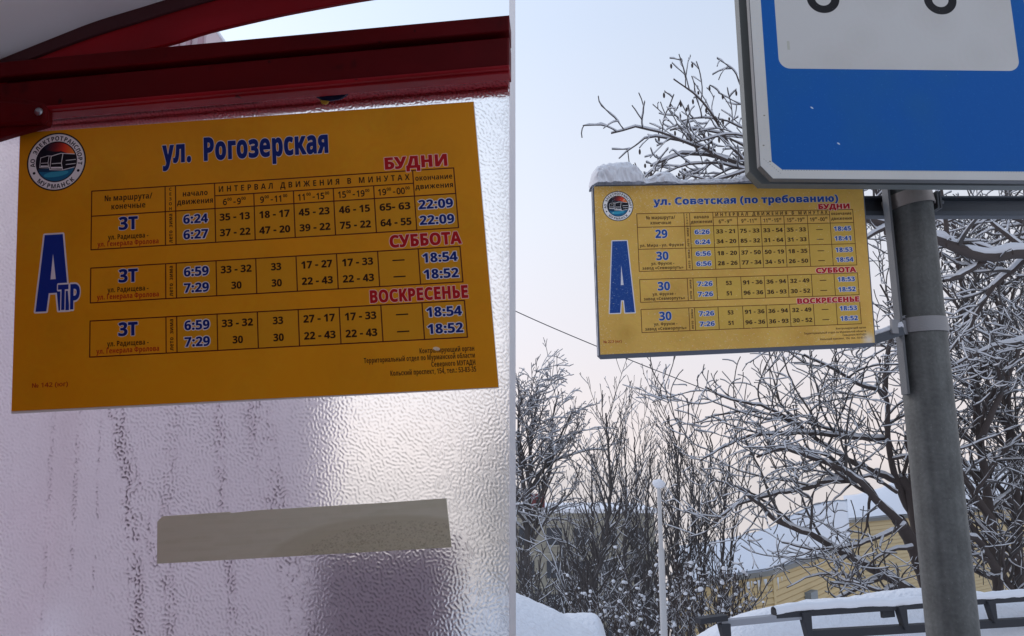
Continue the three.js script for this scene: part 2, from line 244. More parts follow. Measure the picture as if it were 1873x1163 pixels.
function logo(c, x, y, r) {
  const disc = (q, f) => { c.fillStyle = f; c.beginPath(); c.arc(x, y, q, 0, 7); c.fill(); };
  disc(r, '#15151f'); disc(r * 0.955, '#f2f0ee'); disc(r * 0.70, '#15151f');
  c.save(); c.beginPath(); c.arc(x, y, r * 0.665, 0, 7); c.clip();
  const g = c.createLinearGradient(x - r * 0.4, y - r * 0.4, x + r * 0.6, y - r * 0.1); g.addColorStop(0, '#20263a'); g.addColorStop(0.35, '#8c2a2c'); g.addColorStop(0.6, '#e8452c'); g.addColorStop(1, '#f6a03c');
  c.fillStyle = g; c.fillRect(x - r, y - r, 2 * r, 2 * r);
  c.fillStyle = '#171b28'; c.beginPath(); c.moveTo(x - r, y + r * 0.3); c.lineTo(x - r, y - r * 0.75); c.quadraticCurveTo(x - r * 0.55, y - r * 0.72, x - r * 0.35, y - r * 0.42); c.quadraticCurveTo(x - r * 0.05, y - r * 0.32, x + r * 0.15, y - r * 0.36); c.quadraticCurveTo(x + r * 0.5, y - r * 0.2, x + r, y - r * 0.02); c.lineTo(x + r, y + r * 0.3); c.fill();
  c.fillStyle = '#1d6f96'; c.fillRect(x - r, y + r * 0.25, 2 * r, r); c.fillStyle = '#3aa0bd'; c.beginPath(); c.ellipse(x, y + r * 0.42, r * 0.42, r * 0.1, -0.1, 0, 7); c.fill(); c.fillStyle = '#16405f'; c.beginPath(); c.ellipse(x - r * 0.1, y + r * 0.27, r * 0.6, r * 0.07, 0, 0, 7); c.fill();
  // two coaches in white line
  const coach = (ox, oy, k) => { c.save(); c.translate(x + ox * r, y + oy * r); c.scale(k * r, k * r); c.fillStyle = '#10131d'; c.beginPath(); c.moveTo(-0.34, 0.26); c.lineTo(-0.3, -0.2); c.lineTo(0.02, -0.28); c.lineTo(0.55, -0.22); c.lineTo(0.62, 0.2); c.lineTo(0.1, 0.3); c.closePath(); c.fill(); c.strokeStyle = '#f4f4f4'; c.lineWidth = 0.026; c.stroke(); c.beginPath(); c.moveTo(-0.28, 0.06); c.lineTo(0.05, 0.06); c.lineTo(0.1, -0.27); c.moveTo(0.05, 0.06); c.lineTo(0.1, 0.3); c.moveTo(0.2, -0.02); c.lineTo(0.6, -0.04); c.moveTo(0.2, 0.12); c.lineTo(0.62, 0.1); c.stroke(); c.lineWidth = 0.06; c.beginPath(); c.moveTo(-0.3, 0.2); c.lineTo(0.08, 0.22); c.stroke(); c.restore(); };
  coach(-0.32, -0.02, 0.72); coach(0.12, 0.0, 1.0); c.restore();
  const arc = (s, a0, a1, inner) => { const n = [...s].length; [...s].forEach((ch, i) => { const a = a0 + (a1 - a0) * i / (n - 1); c.save(); c.translate(x + Math.cos(a) * r * 0.825, y + Math.sin(a) * r * 0.825); c.rotate(inner ? a - Math.PI / 2 : a + Math.PI / 2); c.font = `bold ${r * 0.21}px sans-serif`; c.textAlign = 'center'; c.textBaseline = 'middle'; c.fillStyle = '#181820'; c.fillText(ch, 0, r * 0.015); c.restore(); }); };
  arc('АО ЭЛЕКТРОТРАНСПОРТ', Math.PI * 0.97, Math.PI * 2.04); arc('МУРМАНСК', Math.PI * 0.72, Math.PI * 0.28, true);
  for (const a of [0.86, 0.14]) { c.fillStyle = '#181820'; c.beginPath(); c.arc(x + Math.cos(a * Math.PI) * r * 0.825, y + Math.sin(a * Math.PI) * r * 0.825, r * 0.045, 0, 7); c.fill(); }
}
const poly = (c, pts) => { c.beginPath(); pts.forEach(([a, b], i) => (i ? c.lineTo(a, b) : c.moveTo(a, b))); c.closePath(); };
function bigA(c, p, tr) {
  const draw = () => { poly(c, p.outer); p.holes.forEach((h) => { h.forEach(([a, b], i) => (i ? c.lineTo(a, b) : c.moveTo(a, b))); c.closePath(); }); };
  draw(); c.strokeStyle = '#e9e6ea'; c.lineWidth = 5; c.lineJoin = 'round'; c.stroke(); c.fillStyle = '#e9e6ea'; poly(c, p.holes[0] ?? p.outer); if (p.holes.length) c.fill();
  draw(); c.fillStyle = p.color; c.fill('evenodd');
  if (tr) { text(c, 'ТР', 80, 253, 36, { color: '#0d3391', stroke: '#e9e6ea', sw: 5.5, width: 34, fat: 0.6 }); }
}
// one timetable: grid columns, tables and rows, all in mm on the board
function timetable(c, d) {
  const X = d.cols;
  const line = (x0, y0, x1, y1) => { c.beginPath(); c.moveTo(x0, y0); c.lineTo(x1, y1); c.stroke(); };
  for (const t of d.tables) {
    c.fillStyle = d.tint; c.fillRect(X[2], t.rowsTop, X[9] - X[2], t.bottom - t.rowsTop);
    c.strokeStyle = d.line; c.lineWidth = 1.5; c.strokeRect(X[0], t.top, X[9] - X[0], t.bottom - t.top);
    X.slice(1, 9).forEach((x, i) => line(x, i > 2 && i < 7 && t.header ? t.sub : t.top, x, t.bottom));
    if (t.header) {
      line(X[0], t.rowsTop, X[9], t.rowsTop); line(X[3], t.sub, X[8], t.sub);
      const my = (t.top + t.rowsTop) / 2, q = d.k;
      text(c, '№ маршрута/', (X[0] + X[1]) / 2, my - 6.5, 8.6 * q, { width: 72 }); text(c, 'конечные', (X[0] + X[1]) / 2, my + 6.5, 8.6 * q, { width: 52 });
      [...'СЕЗОН'].forEach((ch, i) => text(c, ch, (X[1] + X[2]) / 2, t.top + 4.6 + i * 7.3, 4.8));
      text(c, 'начало', (X[2] + X[3]) / 2, my - 6, 8 * q, { width: 38 }); text(c, 'движения', (X[2] + X[3]) / 2, my + 6, 8 * q, { width: 54 });
      text(c, 'окончание', (X[8] + X[9]) / 2, my - 7, 7.6 * q, { width: 54 }); text(c, 'движения', (X[8] + X[9]) / 2, my + 5.5, 7.6 * q, { width: 55 });
      text(c, 'ИНТЕРВАЛ ДВИЖЕНИЯ В МИНУТАХ', (X[3] + X[8]) / 2, (t.top + t.sub) / 2, 8.4 * q, { width: (X[8] - X[3]) * 0.965, gap: 0.32 });
      [['6', '9'], ['9', '11'], ['11', '15'], ['15', '19'], ['19', '00']].forEach(([a, b], i) => {
        const x0 = X[3 + i], w = X[4 + i] - x0, y = (t.sub + t.rowsTop) / 2; let p = x0 + w * 0.5 - (a.length + b.length) * 3.1 - 11;
        text(c, a, p, y + 0.5, 9 * q, { align: 'left', width: a.length * 6.2, weight: 'normal', fat: 0.7 }); p += a.length * 6.2 + 0.5; text(c, '00', p, y - 3, 4.6, { align: 'left', width: 6.6 }); p += 8.6;
        text(c, '-', p, y + 0.5, 9 * q, { align: 'left' }); p += 5.4; text(c, b, p, y + 0.5, 9 * q, { align: 'left', width: b.length * 6.2, weight: 'normal', fat: 0.7 }); p += b.length * 6.2 + 0.5; text(c, '00', p, y - 3, 4.6, { align: 'left', width: 6.6 });
      });
    }
    let y = t.rowsTop;
    for (const b of t.blocks) {
      const h = (t.bottom - t.rowsTop) / t.blocks.length; if (y > t.rowsTop) line(X[0], y, X[9], y);
      text(c, b.route, (X[0] + X[1]) / 2, y + h * d.routeY, d.routeCap, { color: d.blue, stroke: '#e4e0e6', sw: 2.6, fat: 1.0 });
      b.ends.forEach(([s, w, f, colour]) => text(c, s, (X[0] + X[1]) / 2, y + h * f, d.endCap, { width: w, color: colour }));
      text(c, 'лето  зима', (X[1] + X[2]) / 2, y + h / 2, 5.8, { turn: -Math.PI / 2, width: h * 0.88 });
      b.rows.forEach((r, i) => {
        const yy = y + h * (b.rows.length > 1 ? [0.27, 0.73][i] : 0.5);
        text(c, r[0], (X[2] + X[3]) / 2, yy, d.timeCap, { color: d.blue, stroke: '#e4e0e6', sw: 2.6, width: d.timeW * r[0].length / 4, fat: 0.5 });
        for (let k = 1; k < 6; k++) text(c, r[k], (X[2 + k] + X[3 + k]) / 2, yy, r[k] === '—' ? 9 : d.numCap, { width: r[k] === '—' ? 18 : r[k].length > 4 ? d.numW : r[k].length * 7.6, fat: 0.4 });
        text(c, r[6], (X[8] + X[9]) / 2, yy, d.timeCap, { color: d.blue, stroke: '#e4e0e6', sw: 2.6, width: d.endW, fat: 0.5 });
      });
      y += h;
    }
  }
  for (const [s, x0, x1, y] of d.days) text(c, s, (x0 + x1) / 2, y, d.dayCap, { color: RED, stroke: '#f3c7c0', sw: 2.8, width: x1 - x0, fat: 1.1 });
  for (const [s, w, y] of d.foot) text(c, s, d.footX, y, d.footCap, { align: 'right', width: w });
  text(c, d.number[0], d.number[1], d.number[2], 6, { align: 'left', color: '#a02a12', weight: 'normal', width: d.number[3], fat: 0.3 });
}
const face = (draw) => canvasTex(BW * PX, BH * PX, (c) => { c.scale(PX, PX); draw(c); });
const dustFace = (c, base, k) => { c.fillStyle = base; c.fillRect(0, 0, BW, BH); for (let i = 0; i < 420; i++) { const x = rnd() * BW, y = rnd() * BH, r = rr(8, 60), g = c.createRadialGradient(x, y, 0, x, y, r); const q = rnd() > 0.5 ? `120,70,0` : `255,205,90`; g.addColorStop(0, `rgba(${q},${0.03 * k})`); g.addColorStop(1, `rgba(${q},0)`); c.fillStyle = g; c.fillRect(x - r, y - r, 2 * r, 2 * r); } };
const leftFace = face((c) => {
  dustFace(c, '#ea9a10', 1);
  logo(c, 57, 49, 45);
  text(c, 'ул.  Рогозерская', 342, 45, 34, { color: BLUE, stroke: '#e4e0e6', sw: 4, width: 248, fat: 2.2 });
  const g = ['ул. Радищева -', 60, 0.66, INK], r = ['ул. Генерала Фролова', 91, 0.85, '#b0240f'];
  bigA(c, { color: '#0d3391', outer: [[42, 160], [69, 160], [81, 272], [65, 272], [62, 246], [50, 246], [47, 272], [31, 272]], holes: [[[55, 188], [52, 226], [60, 226]]] }, true);
  timetable(c, {
    cols: [111.5, 221.5, 237, 295, 352.5, 410.5, 468.5, 527, 584.5, 643.5], k: 1, tint: 'rgba(206,150,30,0.45)', blue: BLUE, line: LINE, routeY: 0.27, routeCap: 18.5, endCap: 7.4, timeCap: 12.6, timeW: 37, numCap: 10.2, numW: 45, endW: 50, dayCap: 17, footCap: 6.6, footX: 652,
    tables: [
      { top: 98, header: true, sub: 117, rowsTop: 136, bottom: 186, blocks: [{ route: '3Т', ends: [g, r], rows: [['6:24', '35 - 13', '18 - 17', '45 - 23', '46 - 15', '65- 63', '22:09'], ['6:27', '37 - 22', '47 - 20', '39 - 22', '75 - 22', '64 - 55', '22:09']] }] },
      { top: 213, rowsTop: 213, bottom: 263.5, blocks: [{ route: '3Т', ends: [g, r], rows: [['6:59', '33 - 32', '33', '17 - 27', '17 - 33', '—', '18:54'], ['7:29', '30', '30', '22 - 43', '22 - 43', '—', '18:52']] }] },
      { top: 289.5, rowsTop: 289.5, bottom: 340.5, blocks: [{ route: '3Т', ends: [g, r], rows: [['6:59', '33 - 32', '33', '27 - 17', '17 - 33', '—', '18:54'], ['7:29', '30', '30', '22 - 43', '22 - 43', '—', '18:52']] }] },
    ],
    days: [['БУДНИ', 543, 637, 85], ['СУББОТА', 544, 646, 200], ['ВОСКРЕСЕНЬЕ', 511, 650, 277]],
    foot: [['Контролирующий орган', 76, 356], ['Территориальный отдел по Мурманской области', 153, 365.5], ['Северного МУГАДН', 61, 375], ['Кольский проспект, 154, тел.: 53-83-35', 118, 384.5]],
    number: ['№ 142 (юг)', 28, 376, 53],
  });
  c.fillStyle = 'rgba(235,225,215,0.8)'; c.beginPath(); c.ellipse(600, 354, 5, 2.6, 0.2, 0, 7); c.fill();
});
const rightFace = face((c) => {
  dustFace(c, '#e8b95c', 1.6);
  logo(c, 56, 50, 37.5);
  text(c, 'ул. Советская (по требованию)', 378.5, 40, 17.5, { color: '#1c4a9a', stroke: '#d9cfc4', sw: 2.6, width: 470, fat: 1 });
  const f = ['ул. Фрунзе -', 57, 0.66, INK], z = ['завод «Севморпуть»', 101, 0.86, INK];
  bigA(c, { color: '#1f4a94', outer: [[39, 137], [74, 137], [86, 312], [63, 312], [61, 282], [54, 282], [51, 312], [26, 312]], holes: [[[58, 196], [55, 245], [62, 245]]] });
  const we = [['7:26', '53', '91 - 36', '36 - 94', '32 - 49', '—', '18:53'], ['7:26', '51', '96 - 36', '36 - 93', '30 - 52', '—', '18:52']];
  timetable(c, {
    cols: [101, 217, 231, 289, 350, 409, 468.5, 529, 587.5, 649], k: 1, tint: 'rgba(206,172,70,0.5)', blue: '#20509c', line: '#50240a', routeY: 0.32, routeCap: 20, endCap: 7.4, timeCap: 11, timeW: 38, numCap: 10, numW: 50, endW: 46, dayCap: 12.5, footCap: 4.6, footX: 660,
    tables: [
      { top: 70, header: true, sub: 82.5, rowsTop: 104, bottom: 213, blocks: [
        { route: '29', ends: [['ул. Мира - ул. Фрунзе', 108, 0.83, INK]], rows: [['6:26', '33 - 21', '75 - 33', '33 - 54', '35 - 33', '—', '18:45'], ['6:24', '34 - 20', '85 - 32', '31 - 64', '31 - 33', '—', '18:41']] },
        { route: '30', ends: [f, z], rows: [['6:56', '18 - 20', '37 - 50', '50 - 19', '18 - 35', '—', '18:53'], ['6:56', '28 - 26', '77 - 34', '34 - 51', '26 - 50', '—', '18:54']] }] },
      { top: 233, rowsTop: 233, bottom: 288.5, blocks: [{ route: '30', ends: [f, z], rows: we }] },
      { top: 306, rowsTop: 306, bottom: 361.5, blocks: [{ route: '30', ends: [f, z], rows: we }] },
    ],
    days: [['БУДНИ', 558, 643, 61], ['СУББОТА', 541, 645, 224], ['ВОСКРЕСЕНЬЕ', 487, 649, 299]],
    foot: [['Контролирующий орган', 78, 371], ['Территориальный отдел по Мурманской области', 160, 380], ['Северного МУГАДН', 62, 388], ['Кольский проспект, 154, тел.: 53-83-35', 120, 396]],
    number: ['№ 223 (юг)', 8, 380, 44],
  });
  // frost: rime grains that cling to the print, thickest along the top and left edges
  for (let i = 0; i < 3600; i++) {
    let x = rnd() * BW, y = Math.pow(rnd(), 1.2) * BH; const zone = rnd();
    if (zone < 0.30) { y = Math.pow(rnd(), 1.6) * 70; x = rnd() * 330; } else if (zone < 0.42) { x = Math.pow(rnd(), 2) * 40; } else if (zone < 0.52) { y = BH - Math.pow(rnd(), 2) * 40; }
    c.strokeStyle = `rgba(${rnd() > 0.4 ? '250,226,180' : '240,236,240'},${rr(0.14, 0.6)})`; c.lineWidth = rr(0.6, 1.7); c.beginPath(); c.moveTo(x, y); c.lineTo(x + rr(-3.6, 3.6), y + rr(-2, 2)); c.stroke();
  }
  for (let i = 0; i < 34; i++) { const x = rr(150, 330), y = rr(24, 56); c.strokeStyle = 'rgba(228,196,140,0.85)'; c.lineWidth = rr(1, 2.6); c.beginPath(); c.moveTo(x, y); c.lineTo(x + rr(-6, 6), y + rr(-3, 3)); c.stroke(); }
  for (let i = 0; i < 700; i++) { const t = rnd(), x = 30 + rr(-4, 52), y = 137 + t * 175; c.strokeStyle = `rgba(190,205,225,${rr(0.08, 0.35)})`; c.lineWidth = rr(0.5, 1.2); c.beginPath(); c.moveTo(x, y); c.lineTo(x + rr(-2.4, 2.4), y + rr(-2, 2)); c.stroke(); }
  const g = c.createRadialGradient(665, 402, 2, 665, 402, 24); g.addColorStop(0, 'rgba(236,222,205,0.95)'); g.addColorStop(1, 'rgba(236,222,205,0)'); c.fillStyle = g; c.fillRect(630, 370, 50, 40);
});
const rime = noiseTex(512, (u, v) => { const n = 0.5 + 0.75 * fbm(u * 55, v * 34, 6, 3); return [n, n, n]; });
function boardFace(pl, corners, off, m, name, parent) {
  const P = [], U = [0, 1, 1, 1, 1, 0, 0, 0]; for (const [a, b] of corners) { const w = pl.hit(a, b, off); P.push(w.x, w.y, w.z); }
  const g = new THREE.BufferGeometry(); g.setAttribute('position', new THREE.Float32BufferAttribute(P, 3)); g.setAttribute('uv', new THREE.Float32BufferAttribute(U, 2)); g.setIndex([0, 3, 2, 0, 2, 1]); g.computeVertexNormals();
  return hang(name, g, m, parent);
}
{
  const C = [[37, 243], [866, 186], [912, 708], [21, 752]];
  const t = thing('timetable_board', 'large orange-yellow timetable with blue street name fixed to the frosted shelter glass', 'timetable', LP.hit(465, 740, 0));
  hang('backing_panel', LP.slab([[36.2, 242.2], [866.8, 185.2], [912.8, 709], [20.4, 756.5]], -0.0008, 0.006, 0.0008), std(0.80, 0.79, 0.72, 0.6), t);
  boardFace(LP, C, 0, new THREE.MeshPhysicalMaterial({ map: leftFace, roughness: 0.5, specularIntensity: 0.5 }), 'printed_face', t);
}
{ // paper strip and half-hidden round sticker on the pane
  const tex = canvasTex(512, 96, (c, w, h) => {
    c.fillStyle = '#d8d5bd'; c.fillRect(0, 0, w, h);
    for (let i = 0; i < 260; i++) { c.fillStyle = `rgba(${rnd() > 0.5 ? '90,82,70' : '160,152,136'},0.02)`; c.fillRect(rnd() * w, rnd() * h, rr(20, 90), rr(2, 8)); }
    const g = c.createRadialGradient(w * 0.78, h * 1.35, 10, w * 0.78, h * 1.35, h * 1.0); g.addColorStop(0, 'rgba(176,166,132,0.35)'); g.addColorStop(0.93, 'rgba(176,166,132,0.30)'); g.addColorStop(1, 'rgba(176,166,132,0)'); c.setTransform(2.4, 0, 0, 1, -w * 0.78 * 1.4, 0); c.fillStyle = g; c.fillRect(-w, 0, 3 * w, h); c.setTransform(1, 0, 0, 1, 0, 0);
    for (let i = 0; i < 2600; i++) { const x = rr(0.4, 1) * w, y = rr(0.4, 1) * h; if (((x / w - 0.82) / 0.36) ** 2 + ((y / h - 1.3) / 0.82) ** 2 > 1) continue; c.fillStyle = `rgba(90,82,60,${rr(0.05, 0.22)})`; c.fillRect(x, y, rr(1, 3), rr(1, 2)); }
  });
  tex.wrapS = tex.wrapT = THREE.ClampToEdgeWrapping;
  const t = thing('paper_strip', 'blank grey-brown paper strip stuck low on the frosted glass', 'paper strip', LP.hit(556, 1010, PANE));
  const S = LP.slab([[287.6, 954], [297, 944], [420, 936], [423, 938], [470, 933], [700, 919.5], [816.4, 911], [826, 1001], [560, 1016], [287, 1031]], PANE + 0.0022, 0.0014, 0.0004);
  const pos = S.attributes.position, U = []; const q = V(0, 0, 0); const c0 = LP.uv(288, 1031, PANE), c1 = LP.uv(826, 1001, PANE), ang = Math.atan2(c1.y - c0.y, c1.x - c0.x), len = c1.distanceTo(c0), hgt = 0.074;
  for (let i = 0; i < pos.count; i++) { q.fromBufferAttribute(pos, i).sub(LP.o); const a = q.dot(LP.x) - c0.x, b = q.dot(LP.y) - c0.y; U.push((a * Math.cos(ang) + b * Math.sin(ang)) / len, (-a * Math.sin(ang) + b * Math.cos(ang)) / hgt); }
  S.setAttribute('uv', new THREE.Float32BufferAttribute(U, 2));
  hang('paper', S, new THREE.MeshStandardMaterial({ map: tex, roughness: 0.85 }), t);
  const s = thing('round_sticker', 'small dark blue rounded sticker with a yellow tip peeping out under the red beam', 'sticker', LP.hit(615, 172, PANE));
  hang('sticker_body', LP.slab([[560, 140], [572, 168], [578, 177], [588, 182.5], [604, 184], [622, 181], [634, 174], [642, 164], [662, 157], [680, 135]], PANE + 0.004, 0.003, 0.0006), std(0.006, 0.012, 0.045, 0.6), s);
  hang('sticker_tip', LP.slab([[584, 181], [602, 184], [599, 189], [594, 191], [588, 189]], PANE + 0.0025, 0.002, 0.0004), std(0.5, 0.32, 0.03, 0.6), s);
}

// ------------------------------------------------------------------ the stop outside: pole, timetable on its arm, blue sign
const POLE = atZ(1664, 400, 1.86); POLE.y = 0; const PR = 0.0555;
const pole = thing('sign_pole', 'thick grey galvanised steel pole carrying the blue bus stop sign', 'pole', POLE);
const poleAt = (py) => { let y = 2; for (let i = 0; i < 20; i++) { const p = V(POLE.x, y, POLE.z), d = p.clone().sub(EYE), cy = d.y * CP + d.z * SP, cz = -(d.y * -SP + d.z * CP); const cur = MIDY - FOCAL * cy / cz; y += (cur - py) / FOCAL * cz / CP; } return y; };
{
  const g = new THREE.CylinderGeometry(PR, PR, 3.3, 48, 1, true); const uv = g.attributes.uv; for (let i = 0; i < uv.count; i++) uv.setXY(i, uv.getX(i) * 0.7, uv.getY(i) * 6.6);
  g.translate(0, 1.65, 0); mesh('shaft', g, M.zinc, pole); const cap = new THREE.SphereGeometry(PR, 24, 8, 0, 7, 0, 1.57); cap.scale(1, 0.3, 1); cap.translate(0, 3.3, 0); mesh('cap', cap, M.zinc, pole);
  const band = (y, h, tilt) => { const b = new THREE.CylinderGeometry(PR + 0.004, PR + 0.004, h, 40, 1, true), q = new THREE.CylinderGeometry(PR + 0.001, PR + 0.001, h, 40, 1, true), ring = new THREE.RingGeometry(PR + 0.001, PR + 0.004, 40), r2 = ring.clone(); ring.rotateX(Math.PI / 2); r2.rotateX(-Math.PI / 2); ring.translate(0, -h / 2, 0); r2.translate(0, h / 2, 0); const g = mergeGeometries([b, q, ring, r2]); g.rotateX(tilt[0]); g.rotateZ(tilt[1]); g.translate(0, y, 0); return g; };
  const yu = poleAt(371), yl = poleAt(598), ylow = poleAt(715), ytop = poleAt(350);
  mesh('strap_band', band(yu, 0.036, [-0.05, 0.16]), std(0.33, 0.29, 0.265, 0.45, { metalness: 0.6, bumpMap: grain, bumpScale: 0.0006 }), pole);
  const lug = mergeGeometries([box(0.004, 0.045, 0.030, V(PR + 0.006, yu, 0.012)), box(0.004, 0.045, 0.030, V(PR + 0.013, yu, 0.012)), rodGeo(V(PR - 0.002, yu - 0.004, 0.018), V(PR + 0.024, yu - 0.004, 0.018), 0.004, 0.004, 8)]);
  mesh('clamp_lug', lug, M.steelGrey, pole);
  const low = mesh('strap_band', band(yl, 0.036, [0, 0.02]), std(0.29, 0.285, 0.285, 0.5, { metalness: 0.4, bumpMap: grain, bumpScale: 0.0006 }), pole);
  mesh('clamp_tab', box(0.058, 0.034, 0.006, V(-PR - 0.012, yl - 0.006, 0.032), 0.35), std(0.29, 0.29, 0.30, 0.5, { metalness: 0.4 }), pole);
  // flat bar standing along the left of the pole, and the channel the signs hang on
  mesh('flat_bar', mergeGeometries([box(0.006, ytop + 0.02 - ylow, 0.030, V(-PR - 0.010, (ytop + ylow) / 2, 0.022)), box(0.021, ytop + 0.02 - ylow, 0.005, V(-PR - 0.001, (ytop + ylow) / 2, 0.008))]), M.steelGrey, pole);
  const z = 0.045;
  const ch = (x0, x1) => mergeGeometries([box(x1 - x0, 0.046, 0.004, V((x0 + x1) / 2, yu - 0.002, -z)), box(x1 - x0, 0.004, 0.030, V((x0 + x1) / 2, yu - 0.026, -z + 0.013)), box(x1 - x0, 0.011, 0.003, V((x0 + x1) / 2, yu - 0.0225, -z + 0.0285)), box(x1 - x0, 0.004, 0.030, V((x0 + x1) / 2, yu + 0.023, -z + 0.013))]);
  mesh('channel_bar', ch(-0.145, 0.42), M.steelDark, pole);
  const sn = new THREE.TorusGeometry(PR + 0.003, 0.006, 6, 20, 2.2); sn.rotateX(Math.PI / 2); sn.rotateY(-2.6); sn.scale(1, 0.6, 1); sn.translate(0, yl + 0.02, 0); mesh('snow', sn, M.snowSoft, low);
}
const RO = V(0.188530, 2.244447, -1.697660), RX = V(0.673305, 0.043474, -0.084680), RYd = V(0.008375, -0.403438, -0.027270);
const RP = new Plane(RO, RX, RX.clone().cross(RYd.clone().negate()));
const outdoor = thing('timetable_board', 'frost-speckled yellow bus timetable clamped outdoors to the pole below the blue sign', 'timetable', RP.hit(1345, 645, 0));
{
  const C = [[1086.5, 341], [1577, 333.5], [1600, 626.5], [1098, 648.5]];
  hang('backing_panel', RP.slab([[1084, 345], [1090, 338.5], [1573, 331], [1579.5, 337], [1602.5, 627], [1596, 634], [1101, 656.5], [1095, 651]], -0.0006, 0.016, 0.0015), std(0.10, 0.115, 0.15, 0.6), outdoor);
  boardFace(RP, C, 0, new THREE.MeshPhysicalMaterial({ map: rightFace, roughness: 0.55, bumpMap: rime, bumpScale: 0.0011, specularIntensity: 0.45 }), 'printed_face', outdoor);
  // arm from the board's lower corner to the strap
  const a = RP.hit(1598, 619, -0.02), b = V(POLE.x - PR - 0.008, poleAt(606), POLE.z + 0.03);
  hang('arm', (() => { const d = b.clone().sub(a), g = new THREE.BoxGeometry(d.length(), 0.021, 0.016); g.applyQuaternion(new THREE.Quaternion().setFromUnitVectors(V(1, 0, 0), d.normalize())); const c = a.clone().lerp(b, 0.5); return g.translate(c.x, c.y - 0.004, c.z); })(), M.steelDark, outdoor);
  const rimeRod = (p, q, r) => { const g = new THREE.CylinderGeometry(r, r * 0.8, p.distanceTo(q), 8, 30); const ps = g.attributes.position; for (let i = 0; i < ps.count; i++) { const k = 1 + 0.8 * fbm(ps.getY(i) * 60, ps.getX(i) * 90, ps.getZ(i) * 90, 2); ps.setX(i, ps.getX(i) * k); ps.setZ(i, ps.getZ(i) * k); } g.computeVertexNormals(); const d = q.clone().sub(p).normalize(); g.applyQuaternion(new THREE.Quaternion().setFromUnitVectors(V(0, 1, 0), d)); const c = p.clone().lerp(q, 0.5); return g.translate(c.x, c.y, c.z); };
  hang('rime', rimeRod(RP.hit(1085, 345, -0.004), RP.hit(1095, 650, -0.004), 0.0028), M.snowSoft, outdoor);
  hang('rime', rimeRod(a.clone().add(V(0.004, 0.012, 0)), b.clone().add(V(0, 0.010, 0)), 0.009), M.snowSoft, outdoor);
}
{ // snow lying on the board's top edge
  const prof = [[1081, 341], [1082, 326], [1087, 312], [1097, 303], [1114, 301], [1131, 297], [1148, 298], [1160, 303], [1168, 314], [1175, 328], [1184, 327], [1193, 321], [1206, 315], [1221, 316], [1230, 323], [1238, 329], [1262, 329], [1300, 328], [1335, 328], [1350, 322], [1362, 316], [1378, 317], [1392, 324], [1405, 330], [1420, 334]];
  const P = [], I = [], n = 200, m = 20;
  const base = (x) => 341 - (x - 1084) * 0.0165;
  for (let i = 0; i <= n; i++) {
    const x = 1081 + (1420 - 1081) * i / n; let k = 0; while (k < prof.length - 2 && prof[k + 1][0] < x) k++; const [x0, y0] = prof[k], [x1, y1] = prof[k + 1], yt = y0 + (y1 - y0) * Math.min(1, Math.max(0, (x - x0) / (x1 - x0)));
    const lo = RP.uv(x, base(x), -0.008), hi = RP.uv(x, yt, -0.008), h = Math.max(0.002, hi.y - lo.y), w = 0.013 + Math.min(0.028, h * 0.75);
    for (let j = 0; j <= m; j++) {
      const t = j / m * Math.PI, q = Math.pow(Math.sin(t), 0.7), bulge = 1 + 0.5 * fbm(x * 0.07, j * 0.5, 2);
      const p = RP.world(lo.x, lo.y - 0.0015 + h * q, -0.008 + Math.cos(t) * w * bulge + 0.008 * fbm(x * 0.16, j * 0.6, 5));
      p.y += (0.0015 + 0.16 * h) * fbm(x * 0.13, j * 0.45, 8) * Math.sin(t); P.push(p.x, p.y, p.z);
    }
  }
  for (let i = 0; i < n; i++) for (let j = 0; j < m; j++) { const a = i * (m + 1) + j, b = a + m + 1; I.push(a, a + 1, b, b, a + 1, b + 1); }
  const g = new THREE.BufferGeometry(); g.setAttribute('position', new THREE.Float32BufferAttribute(P, 3)); g.setIndex(I); g.computeVertexNormals();
  tag(mesh('snow_cap', g, M.snowSoft), 'lumpy white snow lying along the top edge of the outdoor yellow timetable', 'snow cap');
}
